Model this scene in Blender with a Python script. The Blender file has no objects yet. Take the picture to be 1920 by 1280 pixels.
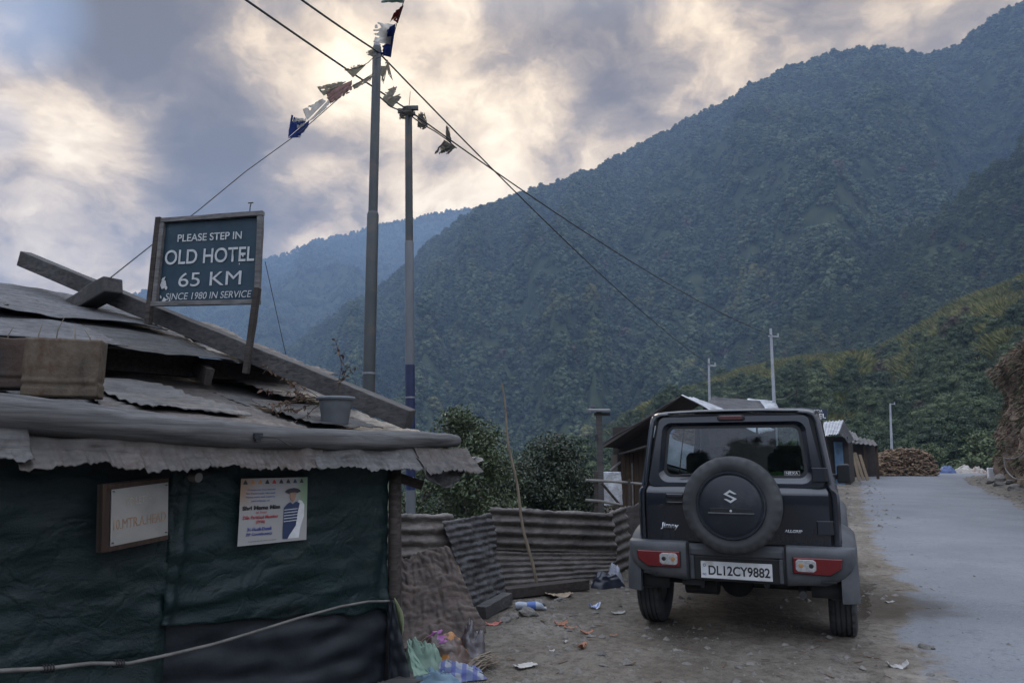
import bpy, bmesh, math, random
from math import sin, cos, tan, pi, radians, exp, sqrt, atan2
from mathutils import Vector, Matrix, noise
V = Vector
SC = bpy.context.scene
COL = SC.collection
random.seed(7)

# ------------------------------------------------------------------ camera
H = 1.36                    # eye height
HAZE_D = .0004
PITCH = radians(8.7)
FPX = 1400.0                # focal length in pixels of the 1920 px wide photograph
cam_d = bpy.data.cameras.new('camera')
cam_d.sensor_width = 36.0
cam_d.lens = 36.0 * FPX / 1920.0
cam_d.clip_start = 0.05
cam_d.clip_end = 20000
cam = bpy.data.objects.new('camera', cam_d)
COL.objects.link(cam)
cam.location = (0, 0, H)
cam.rotation_euler = (pi / 2 + PITCH, 0, 0)
SC.camera = cam
SC.view_settings.view_transform = 'Standard'
SC.view_settings.look = 'None'
SC.view_settings.exposure = 0.72
SC.view_settings.gamma = 1.0
SC.cycles.max_bounces = 7
SC.cycles.transparent_max_bounces = 12
SC.cycles.volume_bounces = 0
SC.cycles.use_denoising = True
SC.cycles.caustics_reflective = False
SC.cycles.caustics_refractive = False

def ray(px, py):
    u = (px - 960) / FPX; v = (640 - py) / FPX
    return V((u, cos(PITCH) - v * sin(PITCH), sin(PITCH) + v * cos(PITCH)))
def at(px, py, Y):
    r = ray(px, py); return V((0, 0, H)) + r * (Y / r.y)
def onplane(px, py, p0, n):
    r = ray(px, py); o = V((0, 0, H))
    return o + r * ((p0 - o).dot(n) / r.dot(n))

# ------------------------------------------------------------------ node helpers
class NT:
    def __init__(s, tree): s.t = tree
    def n(s, typ, ins=None, **at_):
        nd = s.t.nodes.new(typ)
        for k, v in at_.items(): setattr(nd, k, v)
        for k, v in (ins or {}).items(): s.set(nd.inputs[k], v)
        return nd
    def set(s, sock, v):
        if hasattr(v, 'bl_idname') and hasattr(v, 'outputs'): v = v.outputs[0]
        if isinstance(v, bpy.types.NodeSocket): s.t.links.new(v, sock)
        else:
            if isinstance(v, tuple) and len(v) == 3 and sock.type == 'RGBA': v = (*v, 1)
            sock.default_value = v
    def m(s, op, a, b=0.0, c=None, clamp=False):
        nd = s.t.nodes.new('ShaderNodeMath'); nd.operation = op; nd.use_clamp = clamp
        s.set(nd.inputs[0], a); s.set(nd.inputs[1], b)
        if c is not None: s.set(nd.inputs[2], c)
        return nd.outputs[0]
    def mix(s, f, a, b, mode='MIX'):
        nd = s.t.nodes.new('ShaderNodeMix'); nd.data_type = 'RGBA'; nd.blend_type = mode
        s.set(nd.inputs[0], f); s.set(nd.inputs[6], a); s.set(nd.inputs[7], b)
        return nd.outputs[2]
    def ramp(s, f, stops, interp='LINEAR'):
        nd = s.t.nodes.new('ShaderNodeValToRGB'); cr = nd.color_ramp; cr.interpolation = interp
        while len(cr.elements) < len(stops): cr.elements.new(0.5)
        for e, (p, c) in zip(cr.elements, stops):
            e.position = p; e.color = (*c, 1) if len(c) == 3 else c
        s.set(nd.inputs[0], f); return nd.outputs[0]
    def rng(s, v, a, b, c=0.0, d=1.0, smooth=True):
        nd = s.t.nodes.new('ShaderNodeMapRange'); nd.interpolation_type = 'SMOOTHSTEP' if smooth else 'LINEAR'
        for i, x in enumerate((v, a, b, c, d)): s.set(nd.inputs[i], x)
        return nd.outputs[0]
    def noise(s, vec, scale, detail=5, rough=0.55, dist=0.0):
        nd = s.n('ShaderNodeTexNoise', {'Scale': scale, 'Detail': detail, 'Roughness': rough, 'Distortion': dist})
        if vec is not None: s.set(nd.inputs['Vector'], vec)
        return nd.outputs[0]
    def vmap(s, vec, scale=(1, 1, 1), loc=(0, 0, 0), rot=(0, 0, 0)):
        nd = s.n('ShaderNodeMapping'); nd.inputs['Scale'].default_value = scale
        nd.inputs['Location'].default_value = loc; nd.inputs['Rotation'].default_value = rot
        s.set(nd.inputs['Vector'], vec); return nd.outputs[0]

# ------------------------------------------------------------------ sky
SUN_AZ, SUN_EL = radians(-7.5), radians(24)      # azimuth from +Y towards +X
sun_dir = V((sin(SUN_AZ) * cos(SUN_EL), cos(SUN_AZ) * cos(SUN_EL), sin(SUN_EL)))
W = bpy.data.worlds.new('World'); SC.world = W; W.use_nodes = True
w = NT(W.node_tree); W.node_tree.nodes.clear()
tc = w.n('ShaderNodeTexCoord')
dirv = w.n('ShaderNodeVectorMath', {0: tc.outputs['Generated']}, operation='NORMALIZE').outputs[0]
sepd = w.n('ShaderNodeSeparateXYZ', {0: dirv})
dx, dy, dz = sepd.outputs
sky = w.n('ShaderNodeTexSky', sky_type='NISHITA', sun_disc=False, sun_elevation=SUN_EL, sun_rotation=SUN_AZ, altitude=1500, dust_density=2.0)
# perspective-flattened cloud layer: the direction projected on a layer overhead
den = w.m('ADD', w.m('MAXIMUM', dz, -0.05), 0.48)
cu = w.n('ShaderNodeCombineXYZ', {0: w.m('DIVIDE', dx, den), 1: w.m('DIVIDE', dy, den), 2: 0.3})
warp = w.n('ShaderNodeTexNoise', {'Vector': cu, 'Scale': 3.0, 'Detail': 6.0, 'Roughness': .55})
wv = w.n('ShaderNodeVectorMath', {0: warp.outputs['Color'], 1: (0.5, 0.5, 0.5)}, operation='SUBTRACT')
wv2 = w.n('ShaderNodeVectorMath', {0: wv, 'Scale': 0.30}, operation='SCALE')
cv = w.n('ShaderNodeVectorMath', {0: cu, 1: wv2}, operation='ADD').outputs[0]
n1 = w.noise(cv, 2.9, 10, 0.58, 0.0)
n2 = w.noise(w.vmap(cv, (1, 1, 1), (5.2, 1.3, 2.0)), 8.5, 9, 0.62, 0.0)
pf = w.n('ShaderNodeTexNoise', {'Vector': w.vmap(cv, (1, 1, 1), (2.2, 7.3, 1.0)), 'Scale': 5.0, 'Detail': 8.0, 'Roughness': .55}).outputs[0]
bil = w.m('ABSOLUTE', w.m('MULTIPLY', w.m('SUBTRACT', pf, .5), 2.0))            # billows: sharp bright seams, round dark bellies
val = w.m('ADD', w.m('MULTIPLY', w.m('SUBTRACT', n1, 0.5), 1.9), w.m('MULTIPLY', w.m('SUBTRACT', n2, 0.5), 0.95))
val = w.m('SUBTRACT', val, w.m('MULTIPLY', w.m('SUBTRACT', bil, .16), .62))
def blob(px, py, rad, wt):
    d = ray(px, py).normalized()
    dot = w.n('ShaderNodeVectorMath', {0: dirv, 1: tuple(d)}, operation='DOT_PRODUCT').outputs['Value']
    return w.rng(dot, cos(radians(rad)), 1.0, 0.0, wt)
for b in [
        (740, 230, 17, .30), (690, 150, 6, .10), (860, 330, 8, .22), (930, 150, 7, .12), (1020, 310, 8, .30),
        (100, 430, 12, .10), (90, 130, 9, .08), (560, 110, 7, .18), (1800, 20, 10, .28), (1350, 150, 9, .16),
        (20, 500, 8, .14), (200, 260, 5, .08), (40, 320, 8, .03), (220, 430, 8, .16), (600, 400, 6, .12), (1280, 60, 6, .10),
        (350, 110, 11, -.36), (520, 310, 10, -.30), (850, 270, 4.5, -.16), (1090, 40, 11, -.14), (1050, 200, 7, -.16),
        (330, 330, 7, -.12), (430, 400, 6, -.08), (1500, 40, 8, -.08)]:
    val = w.m('ADD', val, blob(*b))
val = w.m('ADD', val, 0.40, clamp=True)
cloud = w.ramp(val, [(0.0, (.125, .098, .072)), (.22, (.195, .152, .112)), (.44, (.36, .280, .195)), (.62, (.66, .505, .325)),
                     (.80, (.95, .75, .49)), (1.0, (1.22, 1.01, .70))])
# thin places let the blue sky through, low on the left of the sun
hole = w.rng(w.noise(w.vmap(cv, (1, 1, 1), (1.7, 9.3, 0)), 2.6, 5, 0.55), 0.55, 0.68)
hole = w.m('MULTIPLY', hole, w.rng(dx, -0.30, -0.52))
hole2 = w.m('ADD', w.m('MULTIPLY', hole, .12), w.m('ADD', blob(20, 10, 5, .7), blob(-10, 235, 2.5, .3)), clamp=True)
clear = w.mix(1.0, sky, (.075, .075, .08), 'MULTIPLY')
clear = w.mix(0.75, clear, (.30, .40, .58))
vis = w.mix(w.m('MULTIPLY', hole2, .8), cloud, clear)
# overhead and behind the viewer added blue sky brightness lights the foreground
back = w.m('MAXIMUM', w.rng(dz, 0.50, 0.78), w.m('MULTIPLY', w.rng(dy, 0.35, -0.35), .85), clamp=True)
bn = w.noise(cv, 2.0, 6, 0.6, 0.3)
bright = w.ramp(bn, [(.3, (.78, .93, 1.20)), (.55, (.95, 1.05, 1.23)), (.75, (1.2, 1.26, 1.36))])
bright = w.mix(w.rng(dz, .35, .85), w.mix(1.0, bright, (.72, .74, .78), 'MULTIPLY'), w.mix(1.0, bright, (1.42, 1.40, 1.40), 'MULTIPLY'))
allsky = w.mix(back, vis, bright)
# below the horizon
allsky = w.mix(w.rng(dz, -0.02, -0.10), allsky, (.10, .12, .14))
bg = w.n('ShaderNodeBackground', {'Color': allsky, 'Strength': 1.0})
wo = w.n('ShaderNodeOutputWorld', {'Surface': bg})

sun_l = bpy.data.lights.new('sun', 'SUN'); sun_l.energy = 0.5; sun_l.angle = radians(18); sun_l.color = (1.0, .86, .68)
sun_o = bpy.data.objects.new('sun', sun_l); COL.objects.link(sun_o)
sun_o.rotation_euler = sun_dir.to_track_quat('Z', 'Y').to_euler()

# ------------------------------------------------------------------ object helpers
def link(o, parent=None):
    COL.objects.link(o)
    if parent is not None: o.parent = parent
    return o
def tag(o, label=None, cat=None, group=None, kind=None):
    if label: o['label'] = label
    if cat: o['category'] = cat
    if group: o['group'] = group
    if kind: o['kind'] = kind
    return o
def thing(name, label, cat, loc=(0, 0, 0), rot=(0, 0, 0), group=None):
    o = bpy.data.objects.new(name, None); o.empty_display_size = .2
    link(o); o.location = loc; o.rotation_euler = rot
    return tag(o, label, cat, group)
def copy_tree(o, parent=None):
    c = o.copy(); COL.objects.link(c); c.parent = parent
    for ch in list(o.children): copy_tree(ch, c)
    return c

class MB:
    def __init__(s): s.v = []; s.f = []; s.mi = []; s.cur = 0
    def add(s, vs, fs):
        b = len(s.v); s.v += [tuple(p) for p in vs]
        s.f += [tuple(b + i for i in f) for f in fs]; s.mi += [s.cur] * len(fs)
        return s
    def box(s, c, d, rot=None):
        c = V(c); hx, hy, hz = d[0] / 2, d[1] / 2, d[2] / 2
        vs = [V((x, y, z)) for x in (-hx, hx) for y in (-hy, hy) for z in (-hz, hz)]
        if rot is not None: vs = [rot @ p for p in vs]
        return s.add([p + c for p in vs], [(0, 1, 3, 2), (4, 6, 7, 5), (0, 4, 5, 1), (2, 3, 7, 6), (0, 2, 6, 4), (1, 5, 7, 3)])
    def bar(s, a, b, wd, ht, up=(0, 0, 1), nseg=1, jit=0.0):
        a, b, up = V(a), V(b), V(up); d = (b - a); L = d.length; d.normalize()
        x = d.cross(up).normalized(); z = x.cross(d)
        vs = []; fs = []
        for i in range(nseg + 1):
            c = a + d * (L * i / nseg)
            for sx, sz in ((-1, -1), (1, -1), (1, 1), (-1, 1)):
                j = V((random.uniform(-jit, jit), random.uniform(-jit, jit), random.uniform(-jit, jit)))
                vs.append(c + x * (wd / 2 * sx) + z * (ht / 2 * sz) + j)
        for i in range(nseg):
            for k in range(4):
                fs.append((i * 4 + k, i * 4 + (k + 1) % 4, i * 4 + 4 + (k + 1) % 4, i * 4 + 4 + k))
        fs.append((3, 2, 1, 0)); e = nseg * 4; fs.append((e, e + 1, e + 2, e + 3))
        return s.add(vs, fs)
    def tube(s, pts, rad, n=10, cap=True, jit=0.0):
        pts = [V(p) for p in pts]; m = len(pts)
        if not isinstance(rad, (list, tuple)): rad = [rad] * m
        vs = []; fs = []; ref = None
        for i, p in enumerate(pts):
            d = (pts[min(i + 1, m - 1)] - pts[max(i - 1, 0)]).normalized()
            if ref is None:
                ref = V((0, 0, 1)) if abs(d.z) < .9 else V((1, 0, 0))
            x = d.cross(ref).normalized(); y = x.cross(d).normalized(); ref = y
            for k in range(n):
                a = 2 * pi * k / n; r = rad[i] * (1 + random.uniform(-jit, jit))
                vs.append(p + x * (r * cos(a)) + y * (r * sin(a)))
        for i in range(m - 1):
            for k in range(n):
                fs.append((i * n + k, i * n + (k + 1) % n, (i + 1) * n + (k + 1) % n, (i + 1) * n + k))
        if cap:
            fs.append(tuple(reversed(range(n)))); fs.append(tuple(range((m - 1) * n, m * n)))
        return s.add(vs, fs)
    def lathe(s, prof, n=32, o=(0, 0, 0), axis='Z', closed=False):
        o = V(o); m = len(prof); vs = []; fs = []
        for r, h in prof:
            for k in range(n):
                a = 2 * pi * k / n
                p = (r * cos(a), r * sin(a), h)
                if axis == 'Y': p = (p[0], p[2], p[1])
                if axis == 'X': p = (p[2], p[0], p[1])
                vs.append(o + V(p))
        for i in range(m if closed else m - 1):
            j = (i + 1) % m
            for k in range(n):
                fs.append((i * n + k, i * n + (k + 1) % n, j * n + (k + 1) % n, j * n + k))
        return s.add(vs, fs)
    def prism(s, poly, y0, y1):
        """polygon in (x,z) extruded along y"""
        n = len(poly)
        vs = [(x, y0, z) for x, z in poly] + [(x, y1, z) for x, z in poly]
        fs = [tuple(range(n)), tuple(reversed(range(n, 2 * n)))] + [(i, i + n, (i + 1) % n + n, (i + 1) % n) for i in range(n)]
        return s.add(vs, fs)
    def loft(s, rings, cap=True, closed=True):
        n = len(rings[0]); vs = [p for r in rings for p in r]; fs = []
        for i in range(len(rings) - 1):
            for k in range(n if closed else n - 1):
                fs.append((i * n + k, i * n + (k + 1) % n, (i + 1) * n + (k + 1) % n, (i + 1) * n + k))
        if cap and closed:
            fs.append(tuple(reversed(range(n)))); fs.append(tuple(range((len(rings) - 1) * n, len(rings) * n)))
        return s.add(vs, fs)
    def grid(s, fn, nu, nv, keep=None):
        vs = [fn(i / nu, j / nv) for j in range(nv + 1) for i in range(nu + 1)]
        fs = []
        for j in range(nv):
            for i in range(nu):
                if keep is None or keep((i + .5) / nu, (j + .5) / nv):
                    a = j * (nu + 1) + i; fs.append((a, a + 1, a + nu + 2, a + nu + 1))
        return s.add(vs, fs)
    def build(s, name, mat=None, parent=None, smooth=False, bevel=0, solid=0, loc=None, recalc=True, angle=40, bseg=2):
        me = bpy.data.meshes.new(name); me.from_pydata(s.v, [], s.f)
        if recalc or solid:
            bm = bmesh.new(); bm.from_mesh(me)
            loose = [v for v in bm.verts if not v.link_faces]
            if loose: bmesh.ops.delete(bm, geom=loose, context='VERTS')
            else: pass
            bmesh.ops.recalc_face_normals(bm, faces=bm.faces[:]); bm.to_mesh(me); bm.free()
        mats = mat if isinstance(mat, (list, tuple)) else [mat]
        for m_ in mats:
            if m_: me.materials.append(m_)
        if len(mats) > 1: me.polygons.foreach_set('material_index', s.mi)
        if smooth:
            me.polygons.foreach_set('use_smooth', [True] * len(me.polygons))
            if angle < 180: me.set_sharp_from_angle(angle=radians(angle))
        o = bpy.data.objects.new(name, me); link(o, parent)
        if loc is not None: o.location = loc
        if solid:
            md = o.modifiers.new('solid', 'SOLIDIFY'); md.thickness = solid; md.offset = 0
        if bevel:
            md = o.modifiers.new('bevel', 'BEVEL'); md.width = bevel; md.segments = bseg; md.limit_method = 'ANGLE'; md.angle_limit = radians(35)
        return o

def local_to(o_mb, origin):
    """shift a mesh builder so that its points are relative to origin"""
    ox, oy, oz = origin
    o_mb.v = [(x - ox, y - oy, z - oz) for x, y, z in o_mb.v]
    return o_mb

def text_mesh(body, name, mat, parent, origin, right, up, width=None, height=None, size=1.0, ext=.002, offset=0.0, align='LEFT', shear=0.0):
    """flat lettering standing on a plane: origin = lower left (or centre), right/up unit vectors"""
    cu = bpy.data.curves.new(name, 'FONT'); cu.body = body; cu.size = 1; cu.extrude = 0; cu.offset = offset; cu.shear = shear
    ob = bpy.data.objects.new(name, cu); COL.objects.link(ob)
    dg = bpy.context.evaluated_depsgraph_get(); dg.update()
    me = bpy.data.meshes.new_from_object(ob.evaluated_get(dg))
    bpy.data.objects.remove(ob); bpy.data.curves.remove(cu)
    xs = [v.co.x for v in me.vertices]; ys = [v.co.y for v in me.vertices]
    x0, x1, y0, y1 = min(xs), max(xs), min(ys), max(ys)
    sx = size; sy = size
    if width: sx = width / (x1 - x0); sy = sx
    if height: sy = height / (y1 - y0); sx = sx if width else sy
    ax = (x0 + x1) / 2 if align == 'CENTER' else x0
    R, U = V(right).normalized(), V(up).normalized(); Nn = R.cross(U).normalized()
    for v in me.vertices:
        v.co = V(origin) + R * ((v.co.x - ax) * sx) + U * ((v.co.y - y0) * sy) + Nn * 0
    me.name = name; me.materials.clear(); me.materials.append(mat)
    o = bpy.data.objects.new(name, me); link(o, parent)
    if ext:
        md = o.modifiers.new('solid', 'SOLIDIFY'); md.thickness = ext; md.offset = 0
    return o

# ------------------------------------------------------------------ materials
def new_mat(name):
    m = bpy.data.materials.new(name); m.use_nodes = True; m.node_tree.nodes.clear()
    t = NT(m.node_tree); out = t.n('ShaderNodeOutputMaterial')
    p = t.n('ShaderNodeBsdfPrincipled'); t.set(out.inputs['Surface'], p.outputs[0])
    return m, t, p
def coord(t, kind='Object'): return t.n('ShaderNodeTexCoord').outputs[kind]
def bump(t, p, h, strength=.4, dist=.02):
    b = t.n('ShaderNodeBump', {'Strength': strength, 'Distance': dist, 'Height': h}); t.set(p.inputs['Normal'], b.outputs[0])
def M(name, c1, c2=None, scale=6, rough=.7, bmp=0.0, dist=.01, metal=0.0, stretch=(1, 1, 1), detail=6, lo=.35, hi=.65, spec=.5, coat=0, rvar=.0, c3=None, s3=2.0, lo3=.5, hi3=.7):
    m, t, p = new_mat(name); c = t.vmap(coord(t), stretch)
    n = t.noise(c, scale, detail, .6)
    col = t.ramp(n, [(lo, c1), (hi, c2 or c1)])
    if c3: col = t.mix(t.rng(t.noise(coord(t), s3, 5, .65), lo3, hi3), col, c3)
    t.set(p.inputs['Base Color'], col)
    p.inputs['Roughness'].default_value = rough; p.inputs['Metallic'].default_value = metal
    p.inputs['Specular IOR Level'].default_value = spec
    if rvar: t.set(p.inputs['Roughness'], t.rng(t.noise(c, scale * .7, 4), .3, .7, rough - rvar, rough + rvar, False))
    if coat: p.inputs['Coat Weight'].default_value = coat; p.inputs['Coat Roughness'].default_value = .12
    if bmp: bump(t, p, n, bmp, dist)
    return m
def wood(name, c1, c2, axis=0, scale=9, rough=.85, bmp=.6, rz=0.0):
    st = [14, 14, 14]; st[axis] = .7
    m, t, p = new_mat(name)
    n = t.noise(t.vmap(t.vmap(coord(t), rot=(0, 0, rz)), tuple(st)), scale * .35, 7, .65, .4)
    n2 = t.noise(coord(t), 1.7, 5, .6)
    col = t.mix(t.rng(n2, .35, .68, 0, .75), t.ramp(n, [(.3, c1), (.62, c2)]), tuple(x * .45 for x in c2))
    t.set(p.inputs['Base Color'], col); p.inputs['Roughness'].default_value = rough
    p.inputs['Specular IOR Level'].default_value = .25
    bump(t, p, n, bmp, .006); return m
m_wood_grey = wood('weathered_wood', (.032, .030, .030), (.105, .10, .098))
m_wood_dark = wood('dark_wood', (.022, .018, .016), (.075, .062, .055))
m_wood_brown = wood('brown_wood', (.032, .022, .016), (.085, .057, .038), axis=2)
m_wood_pale = wood('pale_wood', (.10, .072, .048), (.22, .165, .11), axis=2)
m_bamboo = M('bamboo', (.11, .085, .06), (.22, .175, .125), scale=8, stretch=(3, 3, .6), rough=.6, bmp=.2)
m_bamboo_grey = M('grey_bamboo', (.085, .08, .072), (.17, .16, .145), scale=8, rough=.6, bmp=.2)
m_black = M('black_plastic', (.012, .013, .015), (.02, .021, .024), rough=.5)
m_white = M('white_paint', (.62, .62, .62), (.72, .72, .72), rough=.5)
m_cable = M('cable_rubber', (.012, .012, .013), (.02, .02, .021), rough=.6)
# ================================================================== LAND
RA = radians(23.5)                                   # heading of the road, from +Y towards +X
def sw(x, y): return x * sin(RA) + y * cos(RA), x * cos(RA) - y * sin(RA)
def xy(s, w_): return s * sin(RA) + w_ * cos(RA), s * cos(RA) - w_ * sin(RA)
def sstep(a, b, x):
    t = min(1, max(0, (x - a) / (b - a))); return t * t * (3 - 2 * t)
def crest(s):
    z = .45 * (1 - exp(-max(s - 4, 0) / 20)) if s > 4 else (s - 4) * .006
    if s > 46: z -= .0035 * (s - 46) ** 2 if s < 66 else .0035 * 400 + (s - 66) * .14
    return z
def ground_z(x, y, rough=True):
    s, w_ = sw(x, y)
    z = crest(s)
    edge = -3.9 + (-3.6) * sstep(9, 15, s) - 1.0 * sstep(-4, 2, -s)
    if w_ < edge: z -= min(.62 * (edge - w_), 30) * 1.0
    if rough:
        on_road = sstep(.2, .9, w_) * (1 - sstep(road_r(s) - .4, road_r(s) + .4, w_))
        k = 1 - on_road
        z += k * (.045 * noise.noise(V((x * .9, y * .9, 3.1))) + .02 * noise.noise(V((x * 2.9, y * 2.9, 8))) + .006 * noise.noise(V((x * 9, y * 9, 1))))
        wr = road_r(s)
        if w_ > wr: z += .10 * sstep(wr, wr + 1.2, w_)
    z += 3.0 * sstep(12, 40, w_) * sstep(30, 0, s)
    return z
def road_l(s): return .72 + .10 * noise.noise(V((s * .35, 5.5, 0))) + .012 * max(0, s - 18) + .12 * noise.noise(V((s * 1.3, 2.5, 0)))
def road_r(s): return 3.75 + .065 * max(0, s - 20) + .15 * noise.noise(V((s * .5, 9.5, 0))) + 0.012 * max(0, s - 34) ** 2
def gnd(px, py):
    """where the line of sight first meets the ground (or comes nearest to it, just over the crest)"""
    r = ray(px, py); r /= r.y; o = V((0, 0, H)); best = (9, None); lo = .8; Y = .8
    f = lambda Y_: (o + r * Y_).z - ground_z((o + r * Y_).x, (o + r * Y_).y)
    while Y < 48:
        d = f(Y)
        if d < best[0]: best = (d, Y)
        if d <= 0: break
        lo = Y; Y *= 1.03
    if d <= 0:
        hi = Y
        for _ in range(30):
            m_ = (lo + hi) / 2
            if f(m_) > 0: lo = m_
            else: hi = m_
        Y = hi
    else: Y = best[1]
    p = o + r * Y
    return V((p.x, p.y, ground_z(p.x, p.y)))

# ---- materials of the land
def dirt_nodes(t):
    c = coord(t)
    n = t.noise(c, 1.3, 8, .62, .3); f = t.noise(c, 14, 8, .7); g = t.noise(c, 60, 4, .7)
    col = t.ramp(n, [(.30, (.115, .096, .074)), (.52, (.192, .167, .136)), (.70, (.28, .255, .22))])
    col = t.mix(t.rng(f, .38, .70, 0, .75), col, (.072, .060, .048))
    col = t.mix(t.rng(g, .60, .72, 0, .5), col, (.29, .285, .27))
    cl = t.noise(c, 30, 5, .75); col = t.mix(t.rng(cl, .56, .66, 0, .6), col, (.05, .043, .036)); col = t.mix(t.rng(t.noise(t.vmap(c, (1, 1, 1), (4, 2, 0)), 40, 4, .7), .62, .70, 0, .6), col, (.27, .25, .225))
    h = t.m('ADD', t.m('MULTIPLY', f, .7), t.m('ADD', t.m('MULTIPLY', cl, .6), t.m('MULTIPLY', g, .35)))
    return c, col, h
m_dirt, t, p = new_mat('packed_dirt'); c, col, h = dirt_nodes(t)
# dark damp earth beside the right wheel, where the car has dug in
def spot(t, c, x, y, r0, r1, sx=1.0, sy=1.0, rot=0.0):
    mp = t.vmap(c, (1, 1, 0), (0, 0, 0)); d = t.n('ShaderNodeVectorMath', {0: mp, 1: (x, y, 0)}, operation='SUBTRACT')
    mp2 = t.n('ShaderNodeVectorRotate', {'Vector': d.outputs[0], 'Angle': rot}, rotation_type='Z_AXIS')
    sc = t.n('ShaderNodeVectorMath', {0: mp2.outputs[0], 1: (sx, sy, 1)}, operation='MULTIPLY')
    ln = t.n('ShaderNodeVectorMath', {0: sc.outputs[0]}, operation='LENGTH').outputs['Value']
    ln = t.m('ADD', ln, t.m('MULTIPLY', t.m('SUBTRACT', t.noise(c, 3.5, 6, .65), .5), .9))
    return t.rng(ln, r0, r1, 1, 0)
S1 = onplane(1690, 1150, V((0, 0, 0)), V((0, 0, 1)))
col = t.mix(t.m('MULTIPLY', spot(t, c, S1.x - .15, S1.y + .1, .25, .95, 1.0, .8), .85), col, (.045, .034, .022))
t.set(p.inputs['Base Color'], col); p.inputs['Roughness'].default_value = .92; p.inputs['Specular IOR Level'].default_value = .2
bump(t, p, h, .9, .035)

m_road, t, p = new_mat('old_asphalt'); c, dcol, h = dirt_nodes(t)
uv = t.n('ShaderNodeAttribute', attribute_name='across').outputs['Fac']
big = t.noise(c, .55, 6, .6, .5); fine = t.noise(c, 95, 3, .8); mid = t.noise(c, 7, 7, .7)
acol = t.ramp(big, [(.3, (.150, .156, .168)), (.5, (.184, .190, .202)), (.72, (.218, .223, .234))])
acol = t.mix(t.rng(mid, .40, .72, 0, .5), acol, (.15, .158, .175))
acol = t.mix(t.rng(fine, .55, .72, 0, .55), acol, (.36, .365, .37))
acol = t.mix(t.rng(fine, .42, .30, 0, .5), acol, (.10, .105, .115))
crk = t.n('ShaderNodeTexVoronoi', {'Vector': t.n('ShaderNodeVectorMath', {0: c, 1: t.n('ShaderNodeTexNoise', {'Vector': c, 'Scale': 1.2, 'Detail': 5.0}).outputs['Color']}, operation='ADD').outputs[0], 'Scale': .55}, feature='DISTANCE_TO_EDGE')
acol = t.mix(t.m('MULTIPLY', t.rng(crk.outputs[0], .010, .0, 0, .35), t.rng(mid, .42, .58)), acol, (.09, .09, .095))
patch = t.noise(t.vmap(c, (1, 1, 1), (8, 3, 0)), .9, 7, .55, .2)
acol = t.mix(t.rng(patch, .50, .66, 0, .28), acol, (.125, .132, .148))
acol = t.mix(t.rng(t.noise(c, 28, 4, .7), .56, .68, 0, .6), acol, (.085, .085, .087))
acol = t.mix(t.rng(t.noise(t.vmap(c, (1, 1, 1), (6, 2, 1)), 38, 4, .75), .58, .70, 0, .55), acol, (.33, .33, .33))
dust = t.m('ADD', uv, t.m('MULTIPLY', t.m('SUBTRACT', t.noise(c, 2.2, 8, .70, .2), .5), .62))
dm = t.rng(dust, .22, .33, 1, 0)
col = t.mix(dm, acol, dcol)
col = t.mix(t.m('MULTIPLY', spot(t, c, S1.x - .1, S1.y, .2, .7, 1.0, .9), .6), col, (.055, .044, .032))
t.set(p.inputs['Base Color'], col); p.inputs['Roughness'].default_value = .85; p.inputs['Specular IOR Level'].default_value = .12
bump(t, p, t.m('ADD', t.m('MULTIPLY', fine, .5), t.m('MULTIPLY', mid, .8)), .7, .016)

# ---- ground: one sheet out to the foot of the mountains
def axis_steps(lo, hi, fine_lo, fine_hi, st):
    a = []; x = fine_lo
    while x < fine_hi: a.append(x); x += st
    d = st
    while x < hi: a.append(x); d *= 1.16; x += d
    a.append(hi); x = fine_lo; d = st; pre = []
    while True:
        d *= 1.16; x -= d
        if x < lo: break
        pre.append(x)
    pre.append(lo); return list(reversed(pre)) + a
ss = axis_steps(-60, 140, 2.5, 22, .10); ws = axis_steps(-110, 130, -3.6, 6, .10)
mb = MB(); nw = len(ws)
for s in ss:
    for w_ in ws:
        x, y = xy(s, w_); mb.v.append((x, y, ground_z(x, y)))
for i in range(len(ss) - 1):
    for j in range(nw - 1):
        a = i * nw + j; mb.f.append((a, a + 1, a + nw + 1, a + nw)); mb.mi.append(0)
tag(mb.build('ground', m_dirt, smooth=True, angle=180), kind='structure')

# ---- road
rs = axis_steps(-25, 100, 2.5, 30, .16); mb = MB(); NW = 40; across = []
for s in rs:
    l, r = road_l(s) - .75, road_r(s) + .25
    for j in range(NW + 1):
        w_ = l + (r - l) * j / NW
        x, y = xy(s, w_)
        inn = min(w_ - l, r - w_)
        z = ground_z(x, y) + .004 - .018 * (1 - sstep(0, .22, inn)) + .004 * sstep(.1, .5, inn)
        z += .012 * sstep(0.5, 1.6, inn)
        mb.v.append((x, y, z)); across.append(min(1, inn / 1.7))
for i in range(len(rs) - 1):
    for j in range(NW):
        a = i * (NW + 1) + j; mb.f.append((a, a + 1, a + NW + 2, a + NW + 1)); mb.mi.append(0)
road = tag(mb.build('road', m_road, smooth=True, angle=180, recalc=False), kind='structure')
at_ = road.data.attributes.new('across', 'FLOAT', 'POINT'); at_.data.foreach_set('value', across)

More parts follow.
